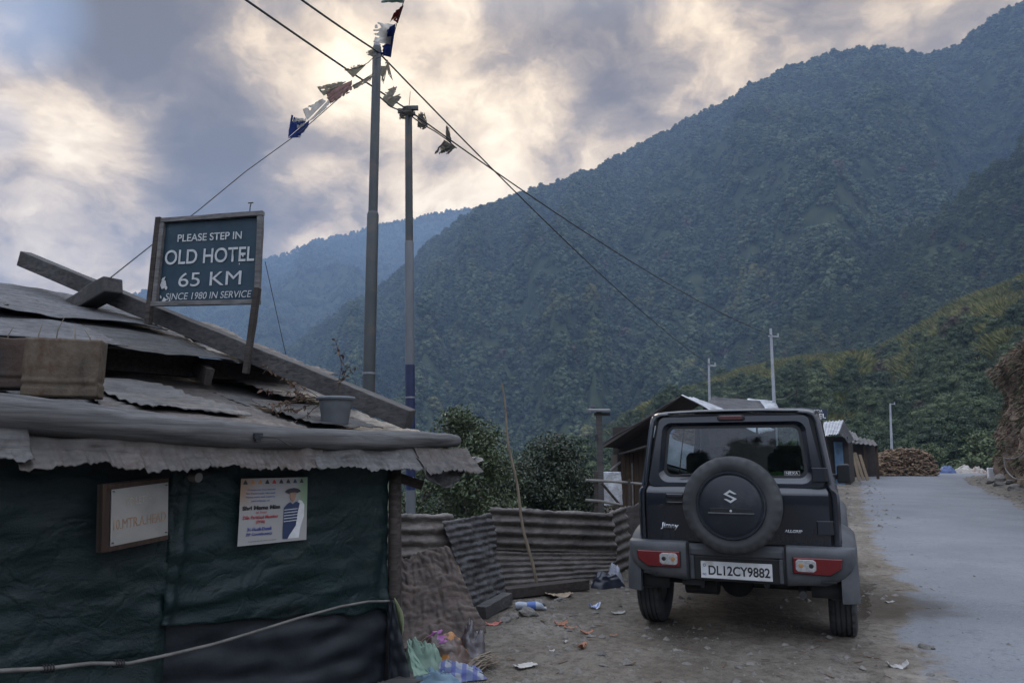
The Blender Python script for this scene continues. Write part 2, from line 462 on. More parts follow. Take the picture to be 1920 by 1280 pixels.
# ---- mountains: height fields with a ridge, spurs and gullies
def elev(py): return (854 - py) / FPX
def interp(pts, x):
    if x <= pts[0][0]: return pts[0][1]
    for (a, b), (c_, d_) in zip(pts, pts[1:]):
        if x <= c_: return b + (d_ - b) * (x - a) / max(c_ - a, 1e-9)
    return pts[-1][1]
def sky_line(pts):
    """ridge given as bearings and heights read from the photograph -> (azimuth, tan elevation)"""
    out = []
    for px, py in pts:
        d = ray(px, py); out.append((atan2(d.x, d.y), d.z / sqrt(d.x ** 2 + d.y ** 2)))
    return out
class Hill:
    def __init__(s, name, ridge, r0, R, z0, relief, k, seed, expo=1.1, top=0):
        s.name, s.ridge, s.r0, s.R, s.z0, s.relief, s.k, s.seed, s.expo, s.top = name, sky_line(ridge), r0, R, z0, relief, k, seed, expo, top
    def z(s, az, t):
        """t = 0 at the foot, 1 on the ridge, above 1 behind it"""
        Rr = s.R * (1 + .10 * noise.noise(V((az * 4, s.seed, 0))))
        r = s.r0 + (Rr - s.r0) * t
        zr = Rr * interp(s.ridge, az) + H - s.top
        x, y = r * sin(az), r * cos(az)
        if t <= 1: z = s.z0 + (zr - s.z0) * t ** s.expo
        else: z = zr - (zr - s.z0) * 1.3 * (t - 1)
        f = s.relief * min(1, r / s.R) * (min(1, t * 4) * (min(1, (1 - t) * 3.2 + .06) if t <= 1 else .06))
        q = V((az * s.k, t * 1.1 + s.seed, s.seed))
        rid = 1 - abs(noise.noise(q + V((0, 0, .6 * noise.noise(q * 2)))) * 2)
        rid2 = 1 - abs(noise.noise(q * 2.7) * 2)
        z += f * ((rid - .6) + .28 * (rid2 - .6) + .35 * noise.noise(V((x / 60, y / 60, s.seed))))
        return V((x, y, z))
    def build(s, mat, az0, az1, na, nt, tmax=1.5):
        mb = MB()
        for i in range(na + 1):
            az = az0 + (az1 - az0) * i / na
            for j in range(nt + 1): mb.v.append(tuple(s.z(az, tmax * j / nt)))
        for i in range(na):
            for j in range(nt):
                a = i * (nt + 1) + j; mb.f.append((a, a + nt + 1, a + nt + 2, a + 1)); mb.mi.append(0)
        return tag(mb.build(s.name, mat, smooth=True, angle=180, recalc=False), kind='structure')
main_hill = Hill('mountain', [(-900, 900), (-200, 900), (300, 800), (560, 640), (700, 545), (800, 455), (880, 403), (940, 378), (990, 362), (1080, 330), (1150, 300), (1210, 270), (1270, 238), (1330, 208), (1380, 175), (1420, 158),
    (1480, 128), (1540, 105), (1580, 100), (1620, 93), (1680, 94), (1740, 100), (1790, 80), (1830, 52), (1870, 22), (1920, -10), (2000, -40), (2150, -50), (2500, -50)], 230, 950, -45, 100, 7, 3.3, 1.15, 4)
far_hill = Hill('distant_mountain', [(-900, 600), (-300, 590), (0, 570), (100, 566), (240, 550), (330, 528), (400, 515), (500, 482), (600, 447), (700, 420), (760, 409), (830, 396), (890, 388), (960, 400), (1050, 430), (1150, 480), (1300, 600)], 700, 2300, -45, 110, 7, 7.7, 1.0, 5)
mid_hill = Hill('forested_spur', [(700, 960), (1000, 900), (1150, 812), (1240, 752), (1350, 676), (1450, 606), (1540, 545), (1620, 490), (1700, 436), (1770, 384), (1850, 312), (1920, 250), (2050, 150), (2300, 40), (2600, 0)], 225, 430, -10, 26, 5, 5.5, 1.0, 6)
near_hill = Hill('near_hillside', [(700, 905), (900, 880), (1000, 860), (1100, 822), (1180, 772), (1240, 725), (1300, 705), (1400, 668), (1500, 648), (1560, 640), (1620, 640), (1680, 612), (1740, 575), (1800, 540), (1860, 515), (1920, 490), (2050, 430), (2300, 330), (2600, 280)], 62, 215, -6, 9, 7, 1.9, .95, 4)
m_hill = M('undergrowth', (.018, .026, .012), (.045, .055, .022), scale=.08, rough=.95, spec=.1)
m_hill2 = M('brushy_slope', (.02, .03, .012), (.065, .07, .024), scale=.22, rough=.95, spec=.1, bmp=.6, dist=.5)
main_hill.build(m_hill, radians(-45), radians(52), 170, 60)
far_hill.build(m_hill, radians(-52), radians(22), 120, 50)
mid_hill.build(m_hill, radians(-14), radians(52), 120, 40, 1.3)
near_hill.build(m_hill2, radians(-40), radians(52), 190, 60, 1.35)

# ---- trees
def leaf_mat(name, stops, tint_y=(.13, .125, .035), tint_r=(.085, .058, .04), rough=.6, spec=.25):
    m, t, p = new_mat(name)
    r = t.n('ShaderNodeObjectInfo').outputs['Random']
    c = coord(t); n = t.noise(c, .55, 4, .6)
    col = t.ramp(t.m('ADD', t.m('MULTIPLY', r, .6), t.m('MULTIPLY', n, .5)), stops)
    a = t.n('ShaderNodeAttribute', attribute_name='tint', attribute_type='INSTANCER').outputs['Fac']
    col = t.mix(t.rng(a, .5, 1.0), col, tint_y); col = t.mix(t.rng(a, -.3, -.9), col, tint_r)
    n2 = t.noise(c, 3.0, 3, .6)
    col = t.mix(t.rng(n2, .35, .7, 0, .55), col, t.mix(.5, col, (.11, .12, .05)))
    t.set(p.inputs['Base Color'], col); p.inputs['Roughness'].default_value = rough; p.inputs['Specular IOR Level'].default_value = spec
    return m
m_leaf = leaf_mat('broad_leaves', [(.2, (.014, .027, .013)), (.55, (.042, .066, .03)), (.9, (.105, .13, .06))])
m_leaf_near = leaf_mat('evergreen_leaves', [(.25, (.018, .032, .014)), (.6, (.036, .058, .022)), (.9, (.07, .09, .035))], rough=.42, spec=.5)
m_bark = M('bark', (.05, .04, .032), (.12, .10, .085), scale=12, stretch=(3, 3, .6), rough=.9, bmp=.6)
m_dead = M('dry_leaves', (.07, .042, .028), (.15, .095, .06), scale=5, rough=.85)

def leaf_quads(mb, rnd, lumps, n, size, shell=(.72, 1.06), flat=.55):
    tot = sum(l[1] ** 2 for l in lumps)
    for (c, r, sq) in lumps:
        for _ in range(int(n * r * r / tot)):
            while True:
                d = V((rnd.gauss(0, 1), rnd.gauss(0, 1), rnd.gauss(0, 1)))
                if d.length > .1: break
            d.normalize()
            if d.z < -.45 and rnd.random() < .7: continue
            bump_ = 1 + .22 * noise.noise(d * 3.1 + c)
            pos = c + V((d.x, d.y, d.z * sq)) * (r * rnd.uniform(*shell) * bump_)
            nn = (d + V((rnd.gauss(0, flat), rnd.gauss(0, flat), rnd.gauss(0, flat) + .25))).normalized()
            a = nn.orthogonal().normalized(); b = nn.cross(a); th = rnd.uniform(0, 6.28)
            a, b = a * cos(th) + b * sin(th), b * cos(th) - a * sin(th)
            s = size * rnd.uniform(.6, 1.25); l = s * rnd.uniform(1.1, 1.9)
            droop = nn * (-.25 * l)
            mb.add([pos - a * l * .5, pos - b * s * .38, pos + a * l * .5 + droop, pos + b * s * .38], [(0, 1, 2, 3)])
def core_lumps(mb, lumps, k=.78):
    for (c, r, sq) in lumps:
        bm = bmesh.new(); bmesh.ops.create_icosphere(bm, subdivisions=2, radius=1)
        vs = []
        for v in bm.verts:
            d = v.co.normalized(); q = r * k * (1 + .3 * noise.noise(d * 2.3 + c))
            vs.append(c + V((d.x * q, d.y * q, d.z * q * sq)))
        mb.add(vs, [tuple(v.index for v in f.verts) for f in bm.faces]); bm.free()
def make_lumps(rnd, hgt, rad, nl, base=.35, shape=.5):
    """lumps of a crown between base*hgt and hgt"""
    L = []
    for i in range(nl):
        f = (i + .5) / nl
        zz = hgt * (base + (1 - base) * f) * rnd.uniform(.92, 1.04)
        rr = rad * (1 - abs(f - .35) ** 1.4 * 1.1)
        a = i * 2.4 + rnd.uniform(-.5, .5); off = rr * rnd.uniform(.35, .72) * (1 - f * shape)
        lr = rad * rnd.uniform(.38, .58) * (1 - .35 * f)
        L.append((V((cos(a) * off, sin(a) * off, zz - lr * .7)), lr, rnd.uniform(.7, .95)))
    return L
def proto_tree(name, seed, hgt, rad, nl, nleaf, lsize, base=.3, shape=.5):
    """one far tree: foliage and a trunk in one mesh, used over and over in the forest mass"""
    rnd = random.Random(seed); L = make_lumps(rnd, hgt, rad, nl, base, shape)
    mb = MB(); core_lumps(mb, L, .76 if nleaf < 2000 else .55); leaf_quads(mb, rnd, L, nleaf, lsize, (.72, 1.06) if nleaf < 2000 else (.5, 1.12), .55 if nleaf < 2000 else .8)
    mb.cur = 1; mb.tube([(0, 0, -1.5), (0, 0, hgt * .5)], [rad * .07, rad * .04], 5)
    me = bpy.data.meshes.new(name); me.from_pydata(mb.v, [], mb.f)
    me.materials.append(m_leaf); me.materials.append(m_bark); me.polygons.foreach_set('material_index', mb.mi)
    return bpy.data.objects.new(name, me)       # never linked to the scene: the forest instances it
protos = [proto_tree('forest_tree', 1, 6.6, 5.0, 11, 1100, .58, .0, .15), proto_tree('forest_tree', 2, 7.2, 4.6, 11, 1100, .56, .0, .2),
          proto_tree('forest_tree', 3, 5.8, 5.2, 10, 1050, .58, .0, .1), proto_tree('forest_tree', 4, 8.4, 4.7, 12, 1100, .56, .05, .3),
          proto_tree('forest_tree', 5, 6, 4.2, 9, 950, .54, .0, .15)]
protos_near = [proto_tree('hillside_tree', 11, 8.5, 4.8, 13, 4600, .28, .12, .35), proto_tree('hillside_tree', 12, 9.5, 4.4, 13, 4600, .28, .12, .4),
               proto_tree('hillside_tree', 13, 7.0, 5.0, 12, 4400, .28, .1, .3), proto_tree('hillside_tree', 14, 10.5, 4.4, 14, 4600, .28, .15, .45), proto_tree('hillside_tree', 15, 6.5, 4.0, 10, 3800, .27, .1, .3)]
m_cane, t, p = new_mat('cane_grass')
r = t.n('ShaderNodeObjectInfo').outputs['Random']
t.set(p.inputs['Base Color'], t.ramp(r, [(0, (.085, .10, .028)), (.5, (.16, .16, .05)), (1, (.25, .22, .09))])); p.inputs['Roughness'].default_value = .7; p.inputs['Specular IOR Level'].default_value = .2
def proto_cane(seed):
    rnd = random.Random(seed); mb = MB()
    for _ in range(260):
        a = rnd.uniform(0, 6.28); r_ = 1.9 * sqrt(rnd.random()); b = V((r_ * cos(a), r_ * sin(a), -.3)); hgt = rnd.uniform(1.2, 3.0) * (1.1 - .22 * r_)
        out = V((cos(a), sin(a), 0)) * rnd.uniform(.0, .5) + V((rnd.gauss(0, .25), rnd.gauss(0, .25), 1)); out.normalize()
        sd = out.cross(V((rnd.gauss(0, 1), rnd.gauss(0, 1), .1))).normalized() * rnd.uniform(.05, .12)
        m_ = b + out * hgt * .6; e = b + out * hgt + V((out.x, out.y, -.35)) * hgt * .35
        mb.add([b - sd * .4, b + sd * .4, m_ + sd, e, m_ - sd], [(0, 1, 2, 4), (4, 2, 3)])
    me = bpy.data.meshes.new('cane_clump'); me.from_pydata(mb.v, [], mb.f); me.materials.append(m_cane)
    return bpy.data.objects.new('cane_clump', me)
protos_cane = [proto_cane(i) for i in range(4)]

def forest(name, pts, protos=protos):
    me = bpy.data.meshes.new(name)
    me.from_pydata([p[0] for p in pts], [], [])
    for an, k in (('scl', 1), ('rz', 2), ('tint', 3)):
        a = me.attributes.new(an, 'FLOAT', 'POINT'); a.data.foreach_set('value', [q[k] for q in pts])
    a = me.attributes.new('pick', 'INT', 'POINT'); a.data.foreach_set('value', [q[4] for q in pts])
    o = bpy.data.objects.new(name, me); link(o); tag(o, kind='stuff')
    ng = bpy.data.node_groups.new(name, 'GeometryNodeTree')
    ng.interface.new_socket('Geometry', in_out='INPUT', socket_type='NodeSocketGeometry')
    ng.interface.new_socket('Geometry', in_out='OUTPUT', socket_type='NodeSocketGeometry')
    g = NT(ng); gi = g.n('NodeGroupInput'); go = g.n('NodeGroupOutput')
    g2i = g.n('GeometryNodeGeometryToInstance')
    for pr in reversed(protos):
        oi = g.n('GeometryNodeObjectInfo'); oi.inputs['Object'].default_value = pr; oi.inputs['As Instance'].default_value = True
        ng.links.new(oi.outputs['Geometry'], g2i.inputs[0])
    def attr(nm, typ='FLOAT'):
        nd = g.n('GeometryNodeInputNamedAttribute', data_type=typ); nd.inputs['Name'].default_value = nm; return nd.outputs[0]
    rot = g.n('ShaderNodeCombineXYZ', {2: attr('rz')})
    iop = g.n('GeometryNodeInstanceOnPoints')
    ng.links.new(gi.outputs[0], iop.inputs['Points']); ng.links.new(g2i.outputs[0], iop.inputs['Instance'])
    iop.inputs['Pick Instance'].default_value = True
    ng.links.new(attr('pick', 'INT'), iop.inputs['Instance Index'])
    e2r = g.n('FunctionNodeEulerToRotation'); ng.links.new(rot.outputs[0], e2r.inputs[0])
    ng.links.new(e2r.outputs[0], iop.inputs['Rotation'])
    sc = g.n('ShaderNodeCombineXYZ', {0: attr('scl'), 1: attr('scl'), 2: attr('scl')})
    ng.links.new(sc.outputs[0], iop.inputs['Scale'])
    ng.links.new(iop.outputs[0], go.inputs[0])
    md = o.modifiers.new('forest', 'NODES'); md.node_group = ng
    return o
def sow(hill, n, az0, az1, t0, t1, sc, seed, tintf, clear=None):
    rnd = random.Random(seed); out = []; tries = 0
    rmax = hill.r0 + (hill.R - hill.r0) * t1
    while len(out) < n and tries < n * 30:
        tries += 1
        az = rnd.uniform(az0, az1); tt = rnd.uniform(t0, t1)
        if rnd.random() > (hill.r0 + (hill.R - hill.r0) * tt) / rmax: continue
        p_ = hill.z(az, tt)
        if clear and clear(p_, az, tt): continue
        s = sc * rnd.choice((.55, .7, .85, 1, 1.1, 1.3)) * rnd.uniform(.85, 1.15)
        p_.z -= .08 * s * 10
        out.append((tuple(p_), s, rnd.uniform(0, 6.28), tintf(p_, az, tt, rnd), rnd.randrange(4)))
    return out
def tint_main(p_, az, tt, rnd):
    q = noise.noise(V((p_.x / 45, p_.y / 45, p_.z / 30)))
    y = .15 + 1.2 * q + .8 * (1 - tt) ** 2 - .35
    if rnd.random() < .015: return -1
    return max(0, min(1, y + rnd.uniform(-.25, .25)))
def tint_near(p_, az, tt, rnd):
    q = noise.noise(V((p_.x / 16, p_.y / 16, p_.z / 9 + 4)))
    y = .35 + 1.5 * q + .55 * sstep(.55, 1.0, tt)
    if rnd.random() < .04: return -.8
    return max(0, min(1, y + rnd.uniform(-.25, .25)))
forest('mountain_forest', sow(main_hill, 17000, radians(-24), radians(42), .0, 1.03, 1.05, 3, tint_main))
forest('distant_forest', sow(far_hill, 16000, radians(-40), radians(12), .25, 1.02, 1.3, 4, lambda *a: 0.0))
forest('spur_forest', sow(mid_hill, 4200, radians(-8), radians(41), .0, 1.04, .78, 14, lambda p_, az, tt, rnd: -.8 if rnd.random() < .02 else max(0, min(.8, .2 + noise.noise(V((p_.x / 40, p_.y / 40, 3))) + rnd.uniform(-.2, .2)))), protos_near)
def bright(p_, az, tt):
    e = (p_.z - H) / sqrt(p_.x ** 2 + p_.y ** 2) / max(.02, interp(near_hill.ridge, az))
    return .85 * noise.noise(V((p_.x / 18, p_.y / 18, p_.z / 10 + 4))) + sstep(.50, .80, e) * 1.0 - .42 + .25 * noise.noise(V((p_.x / 5, p_.y / 5, 7)))
forest('hillside_forest', sow(near_hill, 2300, radians(-8), radians(40), .06, 1.06, .48, 5, lambda p_, az, tt, rnd: -.8 if rnd.random() < .05 else rnd.uniform(0, .6), lambda p_, az, tt: bright(p_, az, tt) > -.22 and (bright(p_, az, tt) > .25 or noise.noise(V((p_.x / 7, p_.y / 7, 1))) < .15)), protos_near)
forest('cane_grass', sow(near_hill, 12000, radians(-8), radians(40),   .10, 1.06, 1.0, 6, lambda *a: 0.0, lambda p_, az, tt: bright(p_, az, tt) < .0), protos_cane)

# the slope behind the viewer, which the car's window and paint mirror
back_hill = Hill('hillside', [(0, 0)], 26, 95, -3, 5, 2.2, 9, .9, 0)
back_hill.ridge = [(radians(95), .16), (radians(130), .15), (radians(160), .12), (radians(185), .125), (radians(205), .135), (radians(225), .12), (radians(250), .11), (radians(275), .08)]
back_hill.build(m_hill2, radians(95), radians(275), 80, 24, 1.2)
forest('tree_belt', sow(back_hill, 1500, radians(96), radians(274), .05, 1.05, .5, 8, lambda *a: 0.0), protos_near)
# ================================================================== ROADSIDE HUT (left)
# the front wall runs away from the viewer to the right; the roof climbs away behind it
CA = at(0, 854, 3.2); CB = at(727, 854, 4.8)
HD = (V((CB.x, CB.y, 0)) - V((CA.x, CA.y, 0))).normalized()      # along the wall, away
HN = V((-HD.y, HD.x, 0))                                          # into the hut
HC = V((CB.x, CB.y, 0))                                           # corner on the ground
LW = (V((CA.x, CA.y, 0)) - HC).length
UPZ = V((0, 0, 1))
def wallp(px, py, off=0.0):  return onplane(px, py, HC - HN * off, HN)      # point on the wall plane, off = towards the viewer
def wz(u, z, off=0.0): return HC - HD * u - HN * off + UPZ * z              # u metres back from the corner
PITCH_R = .322
RU = (HN + UPZ * PITCH_R).normalized()                            # up the roof
RN = HD.cross(RU).normalized()
if RN.z < 0: RN = -RN
EAVE = HC + UPZ * 1.53
def roofp(px, py, h=0.0): return onplane(px, py, EAVE + RN * h, RN)
def rp(u, t, h=0.0): return EAVE - HD * u + RU * t + RN * h

TIN_ROT = atan2(HD.y, HD.x)
m_wood_log = wood('log_wood', (.030, .029, .029), (.150, .145, .142), bmp=1.0, rz=-TIN_ROT, scale=7)
def tarp_mat():
    m, t, p = new_mat('green_tarpaulin'); c = coord(t)
    n = t.noise(c, 1.1, 6, .6, .3); f = t.noise(t.vmap(c, (1, 1, 2.5)), 5, 7, .65, .6)
    wv = t.n('ShaderNodeTexNoise', {'Vector': t.vmap(c, (40, 40, 40)), 'Scale': 3.0}).outputs[0]
    col = t.ramp(n, [(.3, (.002, .0105, .0115)), (.6, (.0035, .017, .0175)), (.8, (.006, .025, .023))])
    col = t.mix(t.rng(f, .52, .74, 0, .55), col, (.034, .044, .042))           # dusty creases
    sp = t.n('ShaderNodeSeparateXYZ', {0: c}).outputs[2]
    col = t.mix(t.m('MULTIPLY', t.rng(t.m('ADD', sp, t.m('MULTIPLY', n, .5)), .75, .2), .35), col, (.042, .044, .04))   # splashed mud low down
    t.set(p.inputs['Base Color'], col); p.inputs['Roughness'].default_value = .58; p.inputs['Specular IOR Level'].default_value = .35
    cr1 = t.m('ABSOLUTE', t.m('SUBTRACT', t.noise(t.vmap(c, (1, 1, 1.6)), 2.4, 3, .5, .8), .5)); cr2 = t.m('ABSOLUTE', t.m('SUBTRACT', t.noise(t.vmap(c, (1, 1, 1.2), (3, 1, 7)), 5.5, 3, .5, .6), .5))
    cr = t.m('ADD', t.rng(cr1, 0, .10), t.m('MULTIPLY', t.rng(cr2, 0, .08), .5))
    bump(t, p, t.m('ADD', t.m('ADD', t.m('MULTIPLY', f, .35), t.m('MULTIPLY', cr, .16)), t.m('MULTIPLY', wv, .10)), .8, .03)
    return m
m_tarp = tarp_mat()
m_tarp_dark = M('black_tarpaulin', (.004, .007, .011), (.011, .015, .020), scale=9, rough=.6, bmp=.45, dist=.012)
def tin_mat(name, base, rust, amount=.55, streak=.55, rough=.5, metal=.35, dirt=(.030, .028, .027)):
    m, t, p = new_mat(name); c = coord(t)
    n = t.noise(c, 2.2, 8, .65, .4); f = t.noise(c, 18, 6, .7); st = t.noise(t.vmap(c, (1, 1, 1)), 6, 7, .6, 1.5)
    col = t.ramp(n, [(.3, tuple(x * .42 for x in base)), (.52, base), (.74, tuple(min(1, x * 1.5) for x in base))])
    col = t.mix(t.rng(st, .52, .72, 0, .8), col, dirt)
    col = t.mix(t.rng(t.m('ADD', t.m('MULTIPLY', n, .6), t.m('MULTIPLY', f, .4)), amount, amount + .16, 0, .85), col, rust)
    t.set(p.inputs['Base Color'], col)
    p.inputs['Metallic'].default_value = metal
    t.set(p.inputs['Roughness'], t.rng(f, .3, .7, rough - .12, rough + .2, False))
    sk = t.noise(t.vmap(t.vmap(c, rot=(0, 0, -TIN_ROT)), (1.0, 17, 17)), 1.6, 7, .65, .5)
    t.set(p.inputs['Base Color'], t.mix(t.rng(sk, .42, .66, 0, streak), col, dirt))
    bump(t, p, t.m('ADD', t.m('ADD', n, t.m('MULTIPLY', sk, .9 if streak else 0)), t.m('MULTIPLY', f, .4)), .7, .015)
    return m
m_roof_tin = tin_mat('old_roof_tin', (.100, .094, .090), (.055, .038, .029), .53, metal=.25, rough=.55)
m_roof_tin2 = tin_mat('dark_roof_tin', (.075, .075, .08), (.06, .045, .037), .52, metal=.2, rough=.6)
m_roof_tin3 = tin_mat('brown_roof_tin', (.085, .074, .066), (.055, .035, .025), .46, metal=.15, rough=.6)
m_roof_tin4 = tin_mat('sooty_roof_tin', (.055, .053, .052), (.04, .029, .023), .52, metal=.15, rough=.65)
m_tin_pale = tin_mat('pale_roof_tin', (.145, .136, .130), (.075, .052, .038), .55, metal=.3, rough=.5)
m_rust_tin = tin_mat('rusty_tin', (.09, .078, .074), (.075, .046, .032), .50, metal=.2, rough=.65, dirt=(.045, .038, .035))
m_box_tin = tin_mat('rusty_box_tin', (.11, .084, .056), (.06, .026, .012), .44, metal=.2, rough=.6, dirt=(.04, .024, .015), streak=0)
m_box_rust = tin_mat('brown_box_tin', (.065, .038, .026), (.06, .028, .018), .5, metal=.2, rough=.65, streak=0)

hut_o = wz(1.2, 0)
hut = thing('roadside_hut', 'low shack covered in dark green tarpaulin with a patched tin roof', 'hut', tuple(hut_o))
def hb(mb, name, mat, solid=0, **k): return local_to(mb, hut_o).build(name, mat, hut, solid=solid, **k)

# ---- tarpaulin walls
def tarp(u0, u1, zb, zt, off, seed, folds):
    def fn(a, b):
        u = u0 + (u1 - u0) * a; z = zb(u) + (zt - zb(u)) * b
        d = .022 * noise.noise(V((u * 2.2, z * 5, seed))) + .016 * noise.noise(V((u * 5, z * 14, seed + 3)))
        sag = .017 * sin(z * 42 + 3 * noise.noise(V((u * 1.2, z, seed))) * 3) * sstep(1.05, .3, z) * (.5 + .5 * noise.noise(V((u * 2, z * 2, seed + 7))))
        d += sag
        for (fu, fw, fd) in folds: d += fd * exp(-((u - fu - .03 * sin(z * 4)) / fw) ** 2)
        return wz(u, z, off + d)
    return fn
gz = ground_z(HC.x, HC.y)
mb = MB(); mb.grid(tarp(-.0, 1.40, lambda u: .42 + .10 * u + .025 * noise.noise(V((u * 6, 0, 0))), 1.50, .045, 1.0, [(1.36, .03, .03), (.02, .05, -.03)]), 90, 80)
hb(mb, 'tarpaulin', m_tarp, .004, smooth=True, angle=180)
mb = MB(); mb.grid(tarp(1.36, 4.4, lambda u: -.25, 1.50, .02, 5.0, [(1.40, .04, .035)]), 150, 90)
hb(mb, 'tarpaulin', m_tarp, .004, smooth=True, angle=180)
mb = MB(); mb.grid(tarp(-.05, 1.45, lambda u: -.25, .62, .0, 19.0, [(.5, .1, .02)]), 70, 40)
hb(mb, 'lower_tarpaulin', m_tarp_dark, .004, smooth=True, angle=180)
# plain board walls behind the sheets and at the far sides
mb = MB(); D5 = 4.6
for (a, b) in ((wz(-.0, 0, -.06), wz(-.0, 0, -D5)), (wz(4.4, 0, -D5), wz(4.4, 0, -.06)), (wz(0, 0, -D5), wz(4.4, 0, -D5))):
    mid = (a + b) / 2; L = (b - a).length; ang = atan2(b.y - a.y, b.x - a.x)
    mb.box(mid + UPZ * .55, (L - .06, .04, 1.7), Matrix.Rotation(ang, 3, 'Z'))
hb(mb, 'board_wall', m_wood_dark)
mb = MB(); mb.box(wz(2.2, .55, -.06), (4.36, .03, 1.75), Matrix.Rotation(atan2(HD.y, HD.x), 3, 'Z'))
hb(mb, 'board_wall', m_wood_dark)
# corner post
mb = MB(); mb.tube([wz(-.045, -.3, .03), wz(-.05, .6, .035), wz(-.03, 1.5, .03)], [.045, .042, .04], 9, jit=.08)
hb(mb, 'corner_post', m_wood_dark, smooth=True, angle=180)

# ---- eave log, thick at the near end
def logc(u):  # centre of the log
    return wz(u, 1.478 + .028 * u - .046 * sin(pi * min(1, max(0, (u + .4) / 2.5))), .08 + .02 * sin(u * 2.3))
pts = []; rr = []
for i in range(46):
    u = -.56 + 4.7 * i / 45; pts.append(logc(u)); rr.append((.050 + .0135 * max(0, u + .5)) * (1 + .10 * noise.noise(V((u * 2.2, 1, 0)))))
rr[0] *= .8
mb = MB(); mb.tube(pts, rr, 18)
for i, p_ in enumerate(mb.v):
    q = V(p_); mb.v[i] = tuple(q + V((.6, .5, 1)) * (.008 * noise.noise(q * 7) + .005 * noise.noise(q * 19)))
hb(mb, 'eave_log', m_wood_log, smooth=True, angle=60)
# rafter ends showing under the eave
mb = MB(); mb.tube([wz(1.36, 1.27, -.12), wz(1.30, 1.255, .13)], [.026, .024], 10); hb(mb, 'rafter', m_bamboo_grey, smooth=True)
mb = MB(); mb.bar(wz(.12, 1.31, -.15), wz(-.26, 1.17, .04), .045, .06); hb(mb, 'rafter', m_wood_dark)
mb = MB(); mb.bar(wz(.6, 1.40, -.3), wz(.56, 1.39, .12), .05, .05); hb(mb, 'rafter', m_wood_dark)
# small clip of wire on the log
mb = MB(); c0 = logc(1.02) - HN * .085 + UPZ * .0; mb.box(c0, (.045, .02, .03), Matrix.Rotation(atan2(HD.y, HD.x), 3, 'Z'))
mb.box(c0 - UPZ * .02, (.03, .014, .014), Matrix.Rotation(atan2(HD.y, HD.x), 3, 'Z'))
hb(mb, 'clamp', m_black)
mb = MB(); mb.tube([c0 - HN * .01, c0 + HD * .1 - HN * .01 - UPZ * .005, c0 + HD * .19 - HN * .012 - UPZ * .05], .003, 5); hb(mb, 'wire', m_cable)

# ---- ragged tin valance under the log
def valance(u0, u1, zt, drop, outw, seed, nu=70):
    def fn(a, b):
        u = u0 + (u1 - u0) * a
        dr = drop * (1 + .22 * noise.noise(V((u * 3.1, seed, 0))) + .16 * noise.noise(V((u * 15, seed, 2))) + .13 * noise.noise(V((u * 52, seed, 4))))
        z = zt(u) - dr * b - .012 * sin(b * 3) ; o_ = .10 + outw * b + .024 * noise.noise(V((u * 3.7, b * 1.6, seed))) + .012 * noise.noise(V((u * 14, b * 5, seed))) + .005 * sin(u * 38 + seed) * b
        z += .02 * noise.noise(V((u * 4.5, b * 2, seed + 5)))
        return wz(u, z, o_)
    return fn
for k, (u0, u1, z0, dr, ow, sd, mt) in enumerate([(-.62, -.12, 1.43, .15, .17, 2, m_roof_tin3), (-.20, .66, 1.42, .125, .14, 4, m_roof_tin), (.58, 2.1, 1.425, .13, .13, 7, m_roof_tin3), (2.05, 4.3, 1.47, .16, .12, 11, m_roof_tin)]):
    mb = MB(); mb.grid(valance(u0, u1, lambda u, z0=z0: z0 - .015 + .016 * u, dr, ow, sd), int(140 * (u1 - u0)) + 10, 16)
    hb(mb, 'tin_valance', mt, .0022, smooth=True, angle=180)
# crumpled end of the sheet hanging past the corner
def crump(a, b):
    u = -.10 - .62 * a; z = 1.42 - .05 * a - (.17 + .08 * sin(a * 5)) * b * (1 - .25 * a)
    o_ = .09 + .16 * b + .05 * noise.noise(V((u * 7, b * 3, 3))) + .03 * noise.noise(V((u * 19, b * 7, 3)))
    return wz(u, z + .05 * noise.noise(V((u * 6, b * 2.5, 8))), o_ - .08 * a)
mb = MB(); mb.grid(crump, 44, 22); hb(mb, 'torn_sheet', m_roof_tin, .003, smooth=True, angle=180)

# ---- roof: lower courses, then upper courses lying higher, with a dark gap between
def sheet_on_roof(u0, u1, t0, t1, h, seed, nu=46, nv=40, skew=0.0, lift=0.0, cor=.009, drop_=0.0):
    def fn(a, b):
        t = t0 + (t1 - t0) * b; t += (.05 * noise.noise(V((a * 5, seed, 1))) + .02 * noise.noise(V((a * 21, seed, 3)))) * (1 - b)
        u = u0 + (u1 - u0) * a + skew * (b - .5) + .02 * noise.noise(V((b * 6, seed, 9)))
        hh = h + .03 * noise.noise(V((u * 1.7, t * 1.7, seed))) + .012 * noise.noise(V((u * 6, t * 6, seed))) + lift * (1 - b) ** 2
        hh -= drop_ * t
        hh += cor * sin(t * 2 * pi / .11 + seed) * (.6 + .6 * noise.noise(V((u, t, seed))))
        return rp(u, t, hh)
    return fn
rnd = random.Random(4)
def put_sheet(u0, u1, t0, t1, h, sd, mt, **k):
    mb = MB(); mb.grid(sheet_on_roof(u0, u1, t0, t1, h, sd, **k), 54, 54); hb(mb, 'roof_sheet', mt, .004, smooth=True, angle=180)
LD = .066
put_sheet(-.32, .62, -.10, 2.3, -.035, 1.3, m_roof_tin, skew=.10, drop_=LD)
put_sheet(.55, 1.55, -.10, 2.3, -.03, 2.7, m_roof_tin3, skew=-.18, lift=.03, drop_=LD)
put_sheet(1.48, 2.45, -.06, 2.3, -.02, 3.9, m_roof_tin4, skew=-.12, drop_=LD)
put_sheet(2.38, 4.35, -.05, 2.3, .0, 5.1, m_roof_tin, drop_=LD)
put_sheet(.05, .58, -.05, .75, .005, 21.2, m_roof_tin4, skew=-.06, lift=.02, drop_=LD)
